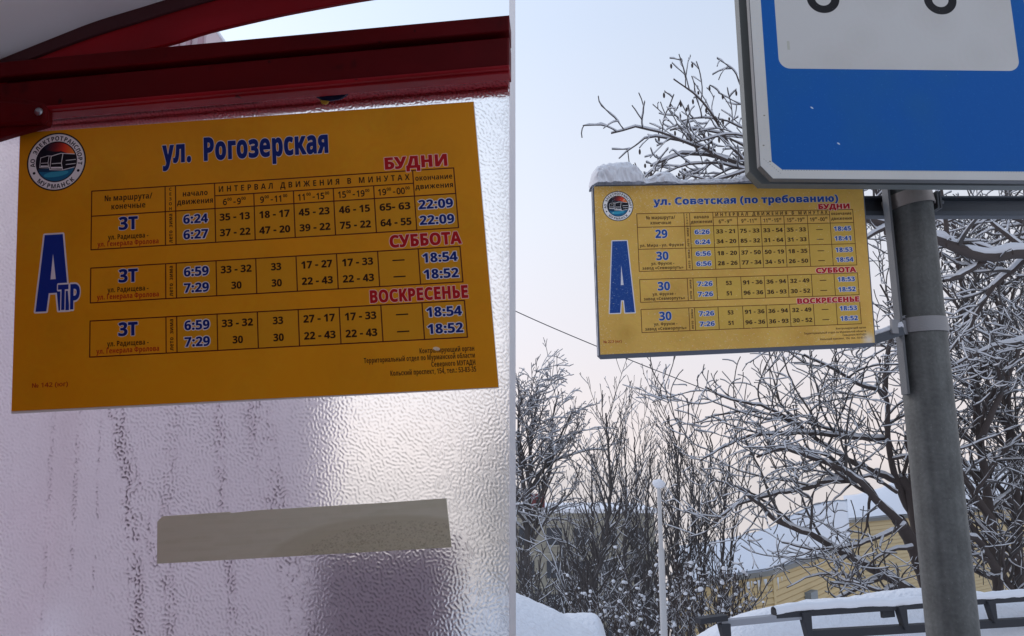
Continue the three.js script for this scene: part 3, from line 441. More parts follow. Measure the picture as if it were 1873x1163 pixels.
{ // blue and white stop sign
  const yaw = 1.2 * Math.PI / 180, BX = V(Math.cos(yaw), 0, -Math.sin(yaw)), O = at(1410, 326, 1.70), BP = new Plane(O, BX, V(Math.sin(yaw), 0, Math.cos(yaw)));
  const t = thing('bus_stop_sign', 'large blue and white bus stop sign with black wheel marks at the top right', 'bus stop sign', O.clone());
  const L = BP.uv(1389, 292, 0).x, W = 0.678, H = 1.0, c = 0.02; // chamfered corners
  const out = (x0, y0, x1, y1, k) => [[x0 + k, y0], [x1 - k, y0], [x1, y0 + k], [x1, y1 - k], [x0 + k * 0, y1 - k], [x0, y1 - k], [x0, y0 + k * 1.15]].map(([a, b]) => new THREE.Vector2(a, b)).filter((p, i, A) => i === 0 || p.distanceTo(A[i - 1]) > 1e-6);
  const R0 = L, R1 = L + W, Y0 = BP.uv(1500, 328, 0).y, Y1 = Y0 + H;
  hang('plate', BP.slab2(out(R0, Y0, R1, Y1, 0.027), -0.0008, 0.018, 0.001), M.steelGrey, t);
  // printed face
  const w2 = W - 0.003, h2 = H - 0.003, S = 1.9; const mm = 1000;
  const tex = canvasTex(Math.round(w2 * mm * S), Math.round(h2 * mm * S), (g) => {
    g.scale(S, S); const w = w2 * mm, h = h2 * mm;
    g.fillStyle = '#cfcec8'; g.fillRect(0, 0, w, h);
    const b = 26; poly(g, [[b, b], [w - b, b], [w - b, h - b + 5], [b + 22, h - b + 5], [b, h - b - 14]]); g.fillStyle = '#0058a6'; g.fill();
    const ix = b + 32, iy = 170, iw = w - 2 * ix, ih = h - 266 - iy, r = 26; g.fillStyle = '#c9c8c4'; g.beginPath(); g.roundRect(ix, iy, iw, ih, r); g.fill();
    const by = iy + ih - 222; g.fillStyle = '#17181b'; g.beginPath(); g.roundRect(ix + 30, by - 250, iw - 60, 250, 22); g.fill(); g.fillStyle = '#c9c8c4'; for (let i = 0; i < 4; i++) g.fillRect(ix + 52 + i * 104, by - 215, 84, 84);
    for (const x of [ix + 115, ix + 392]) { g.fillStyle = '#c9c8c4'; g.beginPath(); g.arc(x, iy + ih - 180, 29, 0, 7); g.fill(); g.strokeStyle = '#1b1b1e'; g.lineWidth = 19; g.beginPath(); g.arc(x, iy + ih - 180, 29, 0, 7); g.stroke(); }
    for (let i = 0; i < 5200; i++) { const x = rnd() * w, y = rnd() * h; g.strokeStyle = `rgba(${y > h - 250 || x < 58 ? '120,170,225' : '200,205,210'},${rr(0.08, 0.34)})`; g.lineWidth = rr(0.6, 1.5); g.beginPath(); g.moveTo(x, y); g.lineTo(x + rr(-2, 2), y + rr(-2, 2)); g.stroke(); }
    for (let i = 0; i < 60; i++) { const x = rnd() * w, y = rnd() * h, q = g.createRadialGradient(x, y, 0, x, y, 60); q.addColorStop(0, 'rgba(130,125,105,0.06)'); q.addColorStop(1, 'rgba(130,125,105,0)'); g.fillStyle = q; g.fillRect(x - 60, y - 60, 120, 120); }
    g.fillStyle = 'rgba(110,112,60,0.18)'; g.fillRect(ix + 22, h - 335, 6, 22);
    for (const [x, y] of [[126, h - 170], [180, h - 84]]) { g.fillStyle = 'rgba(205,212,225,0.95)'; g.beginPath(); g.ellipse(x, y, 4, 1.8, 0.6, 0, 7); g.fill(); }
    g.strokeStyle = 'rgba(40,40,35,0.55)'; g.lineWidth = 1; g.setLineDash([2, 4]); g.beginPath(); g.moveTo(b + 22, h - b + 6.4); g.lineTo(w, h - b + 6.4); g.moveTo(8, h - 46); g.lineTo(44, h - 12); g.stroke(); g.setLineDash([]);
    for (const [x, y] of [[10, h - 78], [16, h - 150], [22, h - 40]]) { g.fillStyle = 'rgba(70,62,40,0.5)'; g.beginPath(); g.ellipse(x, y, 2.2, 1.6, 0, 0, 7); g.fill(); }
  });
  const fs = new THREE.ShapeGeometry(new THREE.Shape(out(R0 + 0.0015, Y0 + 0.0015, R1 - 0.0015, Y1 - 0.0015, 0.026)));
  const uv = fs.attributes.uv; for (let i = 0; i < uv.count; i++) uv.setXY(i, (uv.getX(i) - R0 - 0.0015) / w2, (uv.getY(i) - Y0 - 0.0015) / h2);
  fs.applyMatrix4(BP.matrix(0)); hang('printed_face', fs, new THREE.MeshPhysicalMaterial({ map: tex, roughness: 0.5, bumpMap: rime, bumpScale: 0.0003, specularIntensity: 0.4 }), t);
  // second plate back to back with it, a hand's breadth behind
  hang('rear_plate', BP.slab2(out(R0 - 0.003, Y0 + 0.012, R1, Y1, 0.027), -0.062, 0.030, 0.001), std(0.15, 0.165, 0.16, 0.6), t);
  hang('spacer', mergeGeometries([BP.slab2([[R0 + 0.22, Y0 + 0.03], [R0 + 0.26, Y0 + 0.03], [R0 + 0.26, Y1 - 0.03], [R0 + 0.22, Y1 - 0.03]].map((p) => new THREE.Vector2(...p)), -0.0195, 0.042, 0), BP.slab2([[R0 + 0.45, Y0 + 0.03], [R0 + 0.49, Y0 + 0.03], [R0 + 0.49, Y1 - 0.03], [R0 + 0.45, Y1 - 0.03]].map((p) => new THREE.Vector2(...p)), -0.0195, 0.042, 0)]), M.steelDark, t);
}

// ------------------------------------------------------------------ buildings
{ // block of flats far down the slope on the left of the open view
  const Z = 70, a = atZ(930, 938, Z), b = atZ(1197, 946, Z), top = a.y, g0 = -15, w = b.x - a.x, cx = (a.x + b.x) / 2;
  const t = thing('apartment_block', 'olive-grey flat-roofed apartment block down the slope behind the bare saplings', 'apartment block', V(cx, g0, -Z - 6));
  hang('wall', box(w, top - g0, 12, V(cx, (top + g0) / 2, -Z - 6)), std(0.33, 0.31, 0.25, 0.9, { bumpMap: grain, bumpScale: 0.01 }), t);
  const roof = hang('roof', box(w + 0.6, 0.35, 12.6, V(cx, top + 0.175, -Z - 6)), M.snow, t);
  const q = atZ(981, 928, Z + 3); hang('roof_hut', box(1.5, 1.3, 2, V(q.x, top + 0.9, -Z - 3)), std(0.16, 0.05, 0.05, 0.9), roof);
  const wm = std(0.05, 0.055, 0.065, 0.3), fm = std(0.42, 0.40, 0.33, 0.8), win = new THREE.BoxGeometry(1.35, 1.45, 0.1), sill = new THREE.BoxGeometry(1.5, 0.1, 0.18);
  for (let r = 0; r < 4; r++) for (let k = 0; k < 5; k++) { const o = mesh('window', win, wm, t); o.position.set(a.x - cx + 1.6 + k * (w - 3.2) / 4, top - g0 - 2.0 - r * 2.8, 6.02); const s = mesh('sill', sill, fm, o); s.position.set(0, -0.8, 0.06); }
  const band = new THREE.BoxGeometry(w, 0.12, 0.06); for (let r = 0; r < 4; r++) { const o = mesh('panel_joint', band, fm, t); o.position.set(0, top - g0 - 0.7 - r * 2.8, 6.02); }
}
// yellow boarded house: slanting boarded walls along an eave line, a roof that rises behind them under thick snow
function boardedHouse(name, label, eave, floor, deep, colour, roofH, over, extra) {
  const t = thing(name, label, 'house', V(eave[0].x, floor, eave[0].z)), y1 = eave[0].y, n = eave.length - 1;
  const away = (p) => p.clone().sub(EYE).setY(0).normalize(), m = std(...colour, 0.8), m2 = std(colour[0] * 0.95, colour[1] * 0.94, colour[2] * 0.92, 0.8);
  const back = [eave[n].clone().addScaledVector(away(eave[n]), deep), eave[0].clone().addScaledVector(away(eave[0]), deep)];
  const foot = new THREE.Shape([...eave, ...back].map((q) => new THREE.Vector2(q.x, -q.z))), g = new THREE.ExtrudeGeometry(foot, { depth: y1 - floor, bevelEnabled: false }); g.rotateX(-Math.PI / 2); g.translate(0, floor, 0); hang('wall', g, m, t);
  const boards = [], pitch = 0.18;
  for (let k = 0; k < n; k++) {
    const A = eave[k], d = eave[k + 1].clone().sub(A).setY(0), len = d.length(); d.normalize(); const nrm = V(-d.z, 0, d.x); if (nrm.dot(away(A)) > 0) nrm.negate();
    const basis = new THREE.Matrix4().makeBasis(d, V(0, 1, 0), d.clone().cross(V(0, 1, 0))), sg = Math.sign(d.clone().cross(V(0, 1, 0)).dot(nrm));
    const put = (s, y, o, w, h, th, tilt = 0) => { const q = new THREE.BoxGeometry(w, h, th); if (tilt) q.rotateX(tilt * sg); q.applyMatrix4(basis); const c = A.clone().addScaledVector(d, s).addScaledVector(nrm, o); return q.translate(c.x, y, c.z); };
    for (let y = floor; y < y1 - 0.05; y += pitch) boards.push(put(len / 2, y + pitch / 2, 0.016, len, pitch - 0.03, 0.04, -0.2));
    hang('corner_trim', put(len, (y1 + floor) / 2, 0.034, 0.11, y1 - floor, 0.05), m, t);
    for (const [seg, s, y, w, h] of extra.boxes ?? []) if (seg === k) hang('wall_box', put(s, y, 0.14, w, h, 0.2), std(0.23, 0.25, 0.26, 0.6), t);
    if (extra.icicles && k === 0) { const P = []; for (let i = 0; i < extra.icicles; i++) { const h = rr(0.12, 0.42), c = new THREE.ConeGeometry(0.02, h, 5), w = A.clone().addScaledVector(d, len * rr(0.35, 1)).addScaledVector(nrm, over - 0.03); c.rotateX(Math.PI); P.push(c.translate(w.x, y1 - 0.14 - h / 2, w.z)); } hang('icicles', mergeGeometries(P), new THREE.MeshPhysicalMaterial({ color: col(0.8, 0.85, 0.9), roughness: 0.15 }), t).userData.kind = 'stuff'; }
  }
  hang('wall_boards', mergeGeometries(boards), m2, t).userData.kind = 'stuff';
  // roof sheet and the snow on it
  const N = 28, ev = [], rg = []; const pl = new THREE.CurvePath(); for (let k = 0; k < n; k++) pl.add(new THREE.LineCurve3(eave[k], eave[k + 1]));
  for (let i = 0; i <= N; i++) { const q = pl.getPoint(i / N), w = away(q), f = smooth(0, extra.hip, i / N); ev.push(q.clone().addScaledVector(w, -over).setY(y1 - 0.10)); rg.push(q.clone().addScaledVector(w, deep * 0.5).setY(y1 + roofH * (0.25 + 0.75 * f))); }
  const sheet = (lo, hi, rough) => { const P = [], I = [], m = 12; for (let i = 0; i <= N; i++) for (let j = 0; j <= m; j++) { const q = ev[i].clone().lerp(rg[i], j / m); P.push(q.x, q.y + hi(j / m) + rough * fbm(q.x * 0.8, q.z * 0.8, 3), q.z); } const c = P.length / 3; for (let i = 0; i <= N; i++) for (let j = 0; j <= m; j++) { const q = ev[i].clone().lerp(rg[i], j / m); P.push(q.x, q.y + lo, q.z); }
    for (let i = 0; i < N; i++) for (let j = 0; j < m; j++) for (const o of [0, c]) { const a = o + i * (m + 1) + j, b = a + m + 1; I.push(a, b, a + 1, b, b + 1, a + 1); }
    for (let i = 0; i < N; i++) for (const j of [0, m]) { const a = i * (m + 1) + j, b = a + m + 1; I.push(a, b, a + c, b, b + c, a + c); } for (const i of [0, N]) for (let j = 0; j < m; j++) { const a = i * (m + 1) + j; I.push(a, a + 1, a + c, a + 1, a + 1 + c, a + c); }
    const q = new THREE.BufferGeometry(); q.setAttribute('position', new THREE.Float32BufferAttribute(P, 3)); q.setIndex(I); q.computeVertexNormals(); return q; };
  const roof = hang('roof', sheet(0, () => 0.14, 0), std(0.36, 0.345, 0.31, 0.8), t); hang('roof_snow', sheet(0.145, (f) => 0.22 + 0.16 * Math.pow(f, 0.4), 0.09), M.snow, roof);
}
{
  const y = atZ(1412, 1043, 24).y, L = atY(1238, 1066, y), C = atY(1412, 1043, y), B = atY(1556, 995, y);
  boardedHouse('wooden_house', 'low yellow boarded house with a snowy roof edge, left of the pole beyond the railing', [L, C, B], -6, 5, [0.62, 0.47, 0.245], 1.3, 0.4, { hip: 0.75, icicles: 16, boxes: [[1, 1.9, y - 1.5, 0.7, 0.34], [1, 3.4, y - 1.25, 0.8, 0.5]] });
  const y2 = atZ(1546, 952, 36).y, D = atY(1546, 952, y2), E = atY(1990, 915, y2);
  boardedHouse('wooden_house', 'taller pale yellow house half hidden by the snowy tree limbs behind the pole', [D, E], -8, 7, [0.60, 0.475, 0.27], 2.4, 0.5, { hip: 0.35 });
}
// buildings that show only dimly through the frosted glass, and one over the beam
{
  const mauve = std(0.76, 0.635, 0.67, 0.9), block = (name, label, px, Z, top, w, dep, m, cat, windows, roofM = M.snow) => {
    const e = atZ(px[0], px[1], Z), t = thing(name, label, cat, V(e.x - w / 2, 0, -Z - dep / 2));
    hang('wall', box(w, top + 14, dep, V(e.x - w / 2, top / 2 - 7, -Z - dep / 2)), m, t); hang('roof', box(w + 0.2, 0.2, dep + 0.2, V(e.x - w / 2, top + 0.1, -Z - dep / 2)), roofM, t);
    const wg = new THREE.BoxGeometry(1.3, 1.4, 0.1), wm = std(0.07, 0.07, 0.09, 0.3);
    if (windows) for (let y = 1.9; y < top - 1; y += 2.8) for (let k = 0; k < windows; k++) { const o = mesh('window', wg, wm, t); o.position.set(w / 2 - 1.6 - k * 2.9, y, dep / 2 + 0.02); }
    return [t, e];
  };
  const [tw, e] = block('apartment_tower', 'pale pinkish apartment tower with upright ribs glimpsed above the red beam', [378, 66], 45, 30, 16, 12, std(0.62, 0.50, 0.52, 0.9), 'apartment tower', 0);
  for (let k = 0; k < 8; k++) hang('rib', box(0.28, 30, 0.25, V(e.x - 0.3 - k * 0.75, 15, -44.88)), std(0.42, 0.27, 0.30, 0.9), tw);
  const near = (name, label, cat, x0, x1, yTop, off, m) => { // a panel standing close behind the glass
    const a = LP.hit(x0, yTop, off), b = LP.hit(x1, yTop, off), t = thing(name, label, cat, V((a.x + b.x) / 2, 0, (a.z + b.z) / 2 - 0.03)), top = Math.max(a.y, b.y);
    hang('panel', box(b.x - a.x, top, 0.05, V((a.x + b.x) / 2, top / 2, (a.z + b.z) / 2 - 0.03)), m, t); hang('top_rail', box(b.x - a.x, 0.03, 0.06, V((a.x + b.x) / 2, top + 0.015, (a.z + b.z) / 2 - 0.03)), m, t); return t;
  };
  near('mauve_panel', 'mauve panel seen dimly through the frosted glass below the large timetable', 'panel', 176, 612, 560, -1.5, mauve);
  near('mauve_panel', 'mauve panel behind the frosted glass at the far left, beside the bright upright gap', 'panel', -160, 130, 560, -1.5, mauve);
  near('low_panel', 'low mauve panel closing the foot of the bright gap behind the frosted glass', 'panel', 128, 178, 975, -1.55, mauve);
  near('cabinet', 'low dark mauve box blurred behind the glass under the paper strip', 'cabinet', 580, 832, 1014, -0.9, std(0.31, 0.235, 0.28, 0.9));
}

// ------------------------------------------------------------------ railing half buried in the snow
{
  const L = at(1412, 1122, 4.4), R = at(1873, 1092, 4.95), d = R.clone().sub(L).setY(0).normalize(), Y = (L.y + R.y) / 2;
  const p = (px, py) => { const q = ray(px, py); // where the sight line meets the railing's upright plane
    const n = V(-d.z, 0, d.x), t = n.dot(L.clone().sub(EYE)) / n.dot(q); return EYE.clone().addScaledVector(q, t); };
  const t = thing('railing', 'dark metal two-rail railing with tapered brackets, half buried in snow', 'railing', V(L.x, 0, L.z));
  const bar = (a, b, h, w) => { const v = b.clone().sub(a), g = new THREE.BoxGeometry(v.length(), h, w); g.applyQuaternion(new THREE.Quaternion().setFromUnitVectors(V(1, 0, 0), v.normalize())); const c = a.clone().lerp(b, 0.5); return g.translate(c.x, c.y, c.z); };
  hang('rail', bar(p(1415, 1122), p(1990, 1084), 0.046, 0.05), M.rail, t);
  hang('rail', bar(p(1475, 1160), p(1990, 1130), 0.046, 0.05), M.rail, t);
  hang('rail_end', bar(p(1276, 1135), p(1326, 1128.5), 0.03, 0.06), M.rail, t);
  hang('plank', bar(p(1316, 1140), p(1462, 1126), 0.034, 0.05), std(0.30, 0.31, 0.34, 0.8), t);
  for (const [x, y0, y1] of [[1469, 1119, 1172], [1643, 1108, 1149], [1805, 1098, 1137], [1960, 1089, 1127], [1322, 1140, 1190]]) {
    const a = p(x, y0), b = p(x, y1), h = a.y - b.y, s = new THREE.Shape([[-0.035, 0], [0.022, 0], [0.022, -h], [0.002, -h]].map((q) => new THREE.Vector2(...q)));
    const g = new THREE.ExtrudeGeometry(s, { depth: 0.04, bevelEnabled: true, bevelSize: 0.003, bevelThickness: 0.003, bevelSegments: 1 }); g.applyMatrix4(new THREE.Matrix4().makeBasis(d, V(0, 1, 0), V(-d.z, 0, d.x))); g.translate(a.x, a.y, a.z); hang('bracket', g, M.rail, t);
    if (x > 1600 && x < 1700) hang('side_plate', bar(p(1612, 1121), p(1634, 1119), 0.055, 0.02), M.rail, t);
  }
  const sn = [p(1415, 1117), p(1500, 1109), p(1600, 1104), p(1700, 1098), p(1800, 1092), p(1990, 1079)], cr = new THREE.CatmullRomCurve3(sn), g = new THREE.TubeGeometry(cr, 120, 0.030, 7), ps = g.attributes.position;
  for (let i = 0; i < ps.count; i++) ps.setY(i, ps.getY(i) + 0.02 * fbm(ps.getX(i) * 5, ps.getZ(i) * 9, 4));
  g.computeVertexNormals(); hang('snow', g, M.snow, t);
}
{ // slim white post with its snow lump
  const Z = 7.5, a = atZ(1205, 890, Z), b = atZ(1216, 1180, Z), y1 = a.y;
  const t = thing('white_pole', 'slim off-white metal pole topped with a lump of snow among the saplings', 'pole', V(a.x, -0.2, -Z));
  const mid = atZ(1209, 1005, Z).y;
  hang('upper_tube', rodGeo(V(a.x, mid, -Z), V(a.x, y1, -Z), 0.021, 0.019, 16), std(0.54, 0.53, 0.52, 0.6), t); hang('lower_tube', rodGeo(V(a.x, -0.2, -Z), V(a.x, mid, -Z), 0.033, 0.030, 16), std(0.54, 0.53, 0.52, 0.6), t);
  const s = new THREE.SphereGeometry(0.052, 20, 12); s.scale(1.15, 0.85, 1); const ps = s.attributes.position; for (let i = 0; i < ps.count; i++) { const k = 1 + 0.35 * fbm(ps.getX(i) * 22, ps.getY(i) * 22, ps.getZ(i) * 22); ps.setXYZ(i, ps.getX(i) * k, ps.getY(i) * k, ps.getZ(i) * k); } s.computeVertexNormals(); s.translate(a.x, y1 + 0.028, -Z); hang('snow_lump', s, M.snowSoft, t);
}
{ // overhead wire, and the mast it runs to behind the trees
  const a = at(760, 478, 16), b = at(945, 570, 16), c = at(1120, 645, 16.2), e = at(1320, 724, 16.5), f = at(1800, 905, 17.5);
  tag(mesh('overhead_wire', new THREE.TubeGeometry(new THREE.CatmullRomCurve3([a, b, c, e, f]), 80, 0.0105, 5), std(0.07, 0.07, 0.08, 0.7)), 'thin dark overhead wire sloping down to the right behind the outdoor timetable', 'wire');
}

// ------------------------------------------------------------------ bare trees
class Tubes {
  constructor() { this.p = []; this.n = []; this.i = []; }
  tube(pts, rad, sides) {
    const base = this.p.length / 3, m = pts.length; let ref = Math.abs(pts[1].y - pts[0].y) > 0.9 * pts[1].distanceTo(pts[0]) ? V(1, 0, 0) : V(0, 1, 0);
    const d = V(0, 0, 0), u = V(0, 0, 0), w = V(0, 0, 0);
    for (let k = 0; k < m; k++) {
      d.copy(pts[Math.min(k + 1, m - 1)]).sub(pts[Math.max(k - 1, 0)]).normalize(); u.copy(ref).addScaledVector(d, -ref.dot(d)); if (u.lengthSq() < 1e-6) u.set(1, 0.3, 0.2).addScaledVector(d, -d.dot(V(1, 0.3, 0.2))); u.normalize(); ref = u.clone(); w.crossVectors(d, u);
      for (let s = 0; s < sides; s++) { const a = s / sides * 6.28318, x = Math.cos(a), y = Math.sin(a), nx = u.x * x + w.x * y, ny = u.y * x + w.y * y, nz = u.z * x + w.z * y; this.p.push(pts[k].x + nx * rad[k], pts[k].y + ny * rad[k], pts[k].z + nz * rad[k]); this.n.push(nx, ny, nz); }
    }
    for (let k = 0; k < m - 1; k++) for (let s = 0; s < sides; s++) { const a = base + k * sides + s, b = base + k * sides + (s + 1) % sides; this.i.push(a, b, a + sides, b, b + sides, a + sides); }
  }
  geo(o) { const g = new THREE.BufferGeometry(), q = new Float32Array(this.p); for (let k = 0; k < q.length; k += 3) { q[k] -= o.x; q[k + 1] -= o.y; q[k + 2] -= o.z; } g.setAttribute('position', new THREE.BufferAttribute(q, 3)); g.setAttribute('normal', new THREE.Float32BufferAttribute(this.n, 3)); g.setIndex(this.i); return g; }
}
class Tree {
  constructor(prm) { this.trunk = new Tubes(); this.limb = new Tubes(); this.twig = new Tubes(); this.snow = new Tubes(); this.fruit = []; this.k = prm; }
  lay(pts, rad, kind) { // one branch, and the snow that lies on it
    const big = Math.max(...rad); this[kind].tube(pts, rad, big > 0.03 ? 9 : big > 0.012 ? 6 : big > 0.006 ? 4 : 3);
    if (!this.k.snow) return;
    const c = [], q = []; const off = rnd() * 100; let any = 0;
    for (let i = 0; i < pts.length; i++) {
      const a = pts[Math.max(0, i - 1)], b = pts[Math.min(pts.length - 1, i + 1)], len = a.distanceTo(b) || 1, h = Math.hypot(b.x - a.x, b.z - a.z) / len, gap = noise.noise(off + i * 0.8, 3, 7) > -0.2 ? 1 : 0.35;
      const s = this.k.snow * (0.0035 + 0.42 * Math.min(rad[i], 0.03)) * Math.pow(h, 1.3) * (0.8 + 0.9 * noise.noise(off + i * 0.6, 1, 2)) * gap;
      const rs = Math.min(rad[i] * 0.92 * Math.pow(h, 0.5), 0.05) * 0.85 + s * 0.5; c.push(V(pts[i].x, pts[i].y + rad[i] * 0.42 * h + s * 0.75, pts[i].z)); q.push(Math.max(0.0003, rs * (i === pts.length - 1 ? 0.5 : 1) * gap)); any = Math.max(any, s);
    }
    if (any > 0.0012) this.snow.tube(c, q, big > 0.02 ? 7 : 4);
  }
  grow(p, d, len, r, level) {
    const K = this.k, n = Math.max(3, Math.round(len / K.seg)), pts = [p.clone()], rad = [r], dir = d.clone().normalize(), q = p.clone(), bend = V(rr(-1, 1), rr(-1, 1), rr(-1, 1)).multiplyScalar(K.curl / n);
    for (let i = 1; i <= n; i++) { dir.add(bend).add(V(rr(-1, 1), rr(-1, 1), rr(-1, 1)).multiplyScalar(K.wig)); dir.y += K.up / n; dir.normalize(); q.addScaledVector(dir, len / n); pts.push(q.clone()); rad.push(Math.max(K.rmin, r * (1 - 0.55 * i / n))); }
    this.lay(pts, rad, r > 0.018 ? 'limb' : 'twig'); this.kids(pts, rad, len, level);
    if (level >= K.levels && K.fruit && rnd() < K.fruit) this.fruit.push(q.clone());
  }
  kids(pts, rad, len, level) {
    const K = this.k; if (level >= K.levels) return;
    const count = Math.round(len * K.kids[level] * rr(0.8, 1.2));
    for (let j = 0; j < count; j++) {
      const t = K.from[level] + (1 - K.from[level]) * (j + rnd()) / count, f = t * (pts.length - 1), i = Math.min(pts.length - 2, Math.floor(f)), p = pts[i].clone().lerp(pts[i + 1], f - i), d = pts[i + 1].clone().sub(pts[i]).normalize();
      const side = V(rr(-1, 1), rr(-1, 1) + K.rise, rr(-1, 1) * K.depth); side.addScaledVector(d, -side.dot(d)).normalize(); const a = rr(K.ang[0], K.ang[1]);
      const nd = d.clone().multiplyScalar(Math.cos(a)).addScaledVector(side, Math.sin(a)), r = Math.max(K.rmin, rad[i] * rr(0.4, 0.65)), l = Math.min(K.maxLen[level], len * rr(K.len[0], K.len[1]) * (1.15 - 0.55 * t));
      this.grow(p, nd, l, r, level + 1);
    }
  }
  // a main limb along given points in space, radius from r0 to r1
  main(pts, r0, r1, kind = 'limb', level = 0, jag = 0.02) {
    const c = new THREE.CatmullRomCurve3(pts, false, 'centripetal'), len = c.getLength(), n = Math.max(6, Math.round(len / 0.09)), P = c.getSpacedPoints(n), R = P.map((_, i) => r0 + (r1 - r0) * Math.pow(i / n, 0.8)); const o = rnd() * 50;
    P.forEach((p, i) => { if (i) { p.x += jag * noise.noise(o + i * 0.7, 0, 1); p.y += jag * noise.noise(o + i * 0.7, 5, 1); } });
    this.lay(P, R, kind); this.kids(P, R, len, level);
  }
  build(name, label, category, base, mats, group) {
    const t = thing(name, label, category, base, group); const add = (n, b, m) => { if (b.i.length) { const o = mesh(n, b.geo(base), m, t); if (n === 'snow' || n === 'crown') o.userData.kind = 'stuff'; return o; } };
    add('trunk', this.trunk, mats[0]); add('limbs', this.limb, mats[0]); add('crown', this.twig, mats[1] ?? mats[0]); add('snow', this.snow, M.twigSnow);
    this.tris = (this.trunk.i.length + this.limb.i.length + this.twig.i.length + this.snow.i.length) / 3; return t;
  }
}
const px3 = (list, z0, z1) => list.map(([x, y], i) => at(x, y, z0 + (z1 - z0) * i / (list.length - 1)));
const broad = { seg: 0.06, wig: 0.13, curl: 1.5, up: 0.3, rise: 0.25, depth: 0.7, kids: [4.2, 4.6, 4.4], from: [0.1, 0.12, 0.15], ang: [0.5, 1.15], len: [0.34, 0.7], maxLen: [1.25, 0.65, 0.34], levels: 3, rmin: 0.0058, snow: 0.95 };
let total = 0;
{ // the spreading tree whose limbs reach left from behind the pole
  const T = new Tree({ ...broad });
  T.main(px3([[1735, 1230], [1700, 1085], [1684, 1037], [1664, 985], [1642, 950]], 8.6, 8.4), 0.10, 0.07, 'trunk', 3);
  T.main(px3([[1712, 1230], [1694, 1050], [1676, 960], [1664, 900], [1646, 870]], 8.9, 8.9), 0.09, 0.06, 'trunk', 3);
  T.main(px3([[1690, 1098], [1625, 1056], [1559, 1021], [1488, 980], [1418, 950], [1392, 925], [1352, 893]], 8.4, 7.6), 0.062, 0.016);
  T.main(px3([[1646, 955], [1600, 912], [1571, 879], [1530, 854], [1476, 834], [1428, 820], [1385, 836]], 8.3, 7.8), 0.05, 0.013);
  T.main(px3([[1571, 879], [1520, 880], [1470, 893], [1400, 907], [1345, 925], [1300, 960]], 8.3, 7.6), 0.035, 0.012);
  T.main(px3([[1676, 960], [1640, 880], [1624, 804], [1618, 721], [1571, 703], [1520, 672], [1470, 650]], 9, 8.4), 0.05, 0.012);
  T.main(px3([[1624, 804], [1560, 800], [1480, 792], [1410, 793], [1362, 800], [1318, 820], [1282, 842]], 8.9, 8.0), 0.036, 0.009);
  T.main(px3([[1640, 880], [1570, 850], [1510, 815], [1450, 770], [1400, 745], [1330, 728], [1290, 708]], 8.9, 8.4), 0.04, 0.009);
  T.main(px3([[1480, 792], [1430, 765], [1370, 752], [1310, 760], [1268, 775]], 8.7, 8.5), 0.022, 0.007, 'limb', 1);
  T.main(px3([[1618, 721], [1625, 640], [1640, 560], [1632, 480], [1612, 400]], 9, 9.3), 0.035, 0.010);
  T.main(px3([[1664, 900], [1672, 800], [1676, 690], [1650, 600], [1610, 520]], 9.1, 9.5), 0.04, 0.010);
  T.main(px3([[1655, 960], [1600, 985], [1545, 1000], [1490, 1004], [1430, 992]], 8.1, 7.6), 0.028, 0.008);
  T.main(px3([[1668, 1000], [1620, 1010], [1580, 1042], [1560, 1075]], 8.3, 8.0), 0.024, 0.007);
  T.main(px3([[1640, 900], [1585, 870], [1540, 900], [1500, 940]], 8.6, 8.2), 0.024, 0.007);
  T.main(px3([[1694, 1090], [1600, 1078], [1540, 1050], [1480, 1055], [1440, 1075]], 8.0, 7.4), 0.022, 0.006, 'limb', 1);
  T.main(px3([[1592, 905], [1585, 960], [1570, 1010], [1580, 1050]], 8.6, 8.6), 0.02, 0.006, 'limb', 1);
  T.build('bare_tree', 'broad snow-laden bare tree whose dark limbs spread left from behind the steel pole', 'tree', at(1722, 1200, 8.6), [M.barkRed, M.bark]); total += T.tris;
}
{ // the upright trees right of the pole
  const T = new Tree({ ...broad, up: 0.5, kids: [6.2, 6.4, 6], snow: 0.9, rmin: 0.005 });
  T.main(px3([[1836, 1230], [1823, 1050], [1812, 950], [1792, 805], [1779, 680], [1762, 540], [1742, 400]], 8.2, 9), 0.062, 0.025, 'trunk');
  T.main(px3([[1812, 950], [1780, 900], [1750, 850], [1728, 790], [1715, 700]], 8.2, 8.4), 0.045, 0.012);
  T.main(px3([[1822, 1040], [1790, 990], [1760, 975], [1735, 955]], 8.0, 7.6), 0.045, 0.02);
  T.main(px3([[1792, 805], [1830, 720], [1860, 650], [1900, 560]], 8.4, 8.4), 0.04, 0.012);
  T.build('bare_tree', 'dark upright snowy tree just right of the steel pole', 'tree', at(1830, 1108, 8.2), [M.barkRed, M.bark]); total += T.tris;
  const U = new Tree({ ...broad, up: 0.5, kids: [6.2, 6.4, 6], snow: 0.9, rmin: 0.005 });
  U.main(px3([[1872, 1230], [1862, 1060], [1858, 930], [1846, 784], [1837, 680], [1832, 520], [1818, 380]], 9, 9.6), 0.08, 0.026, 'trunk');
  U.main(px3([[1860, 930], [1815, 880], [1775, 860], [1745, 870]], 8.9, 8.4), 0.04, 0.012);
  U.main(px3([[1846, 784], [1800, 720], [1760, 660], [1735, 600]], 9.2, 9.2), 0.04, 0.012);
  U.main(px3([[1858, 960], [1900, 820], [1920, 700], [1930, 560]], 9.2, 9.4), 0.05, 0.012);
  U.build('bare_tree', 'dark straight-trunked snowy tree at the right edge of the view', 'tree', at(1866, 1115, 9), [M.barkRed, M.bark]); total += U.tris;
}
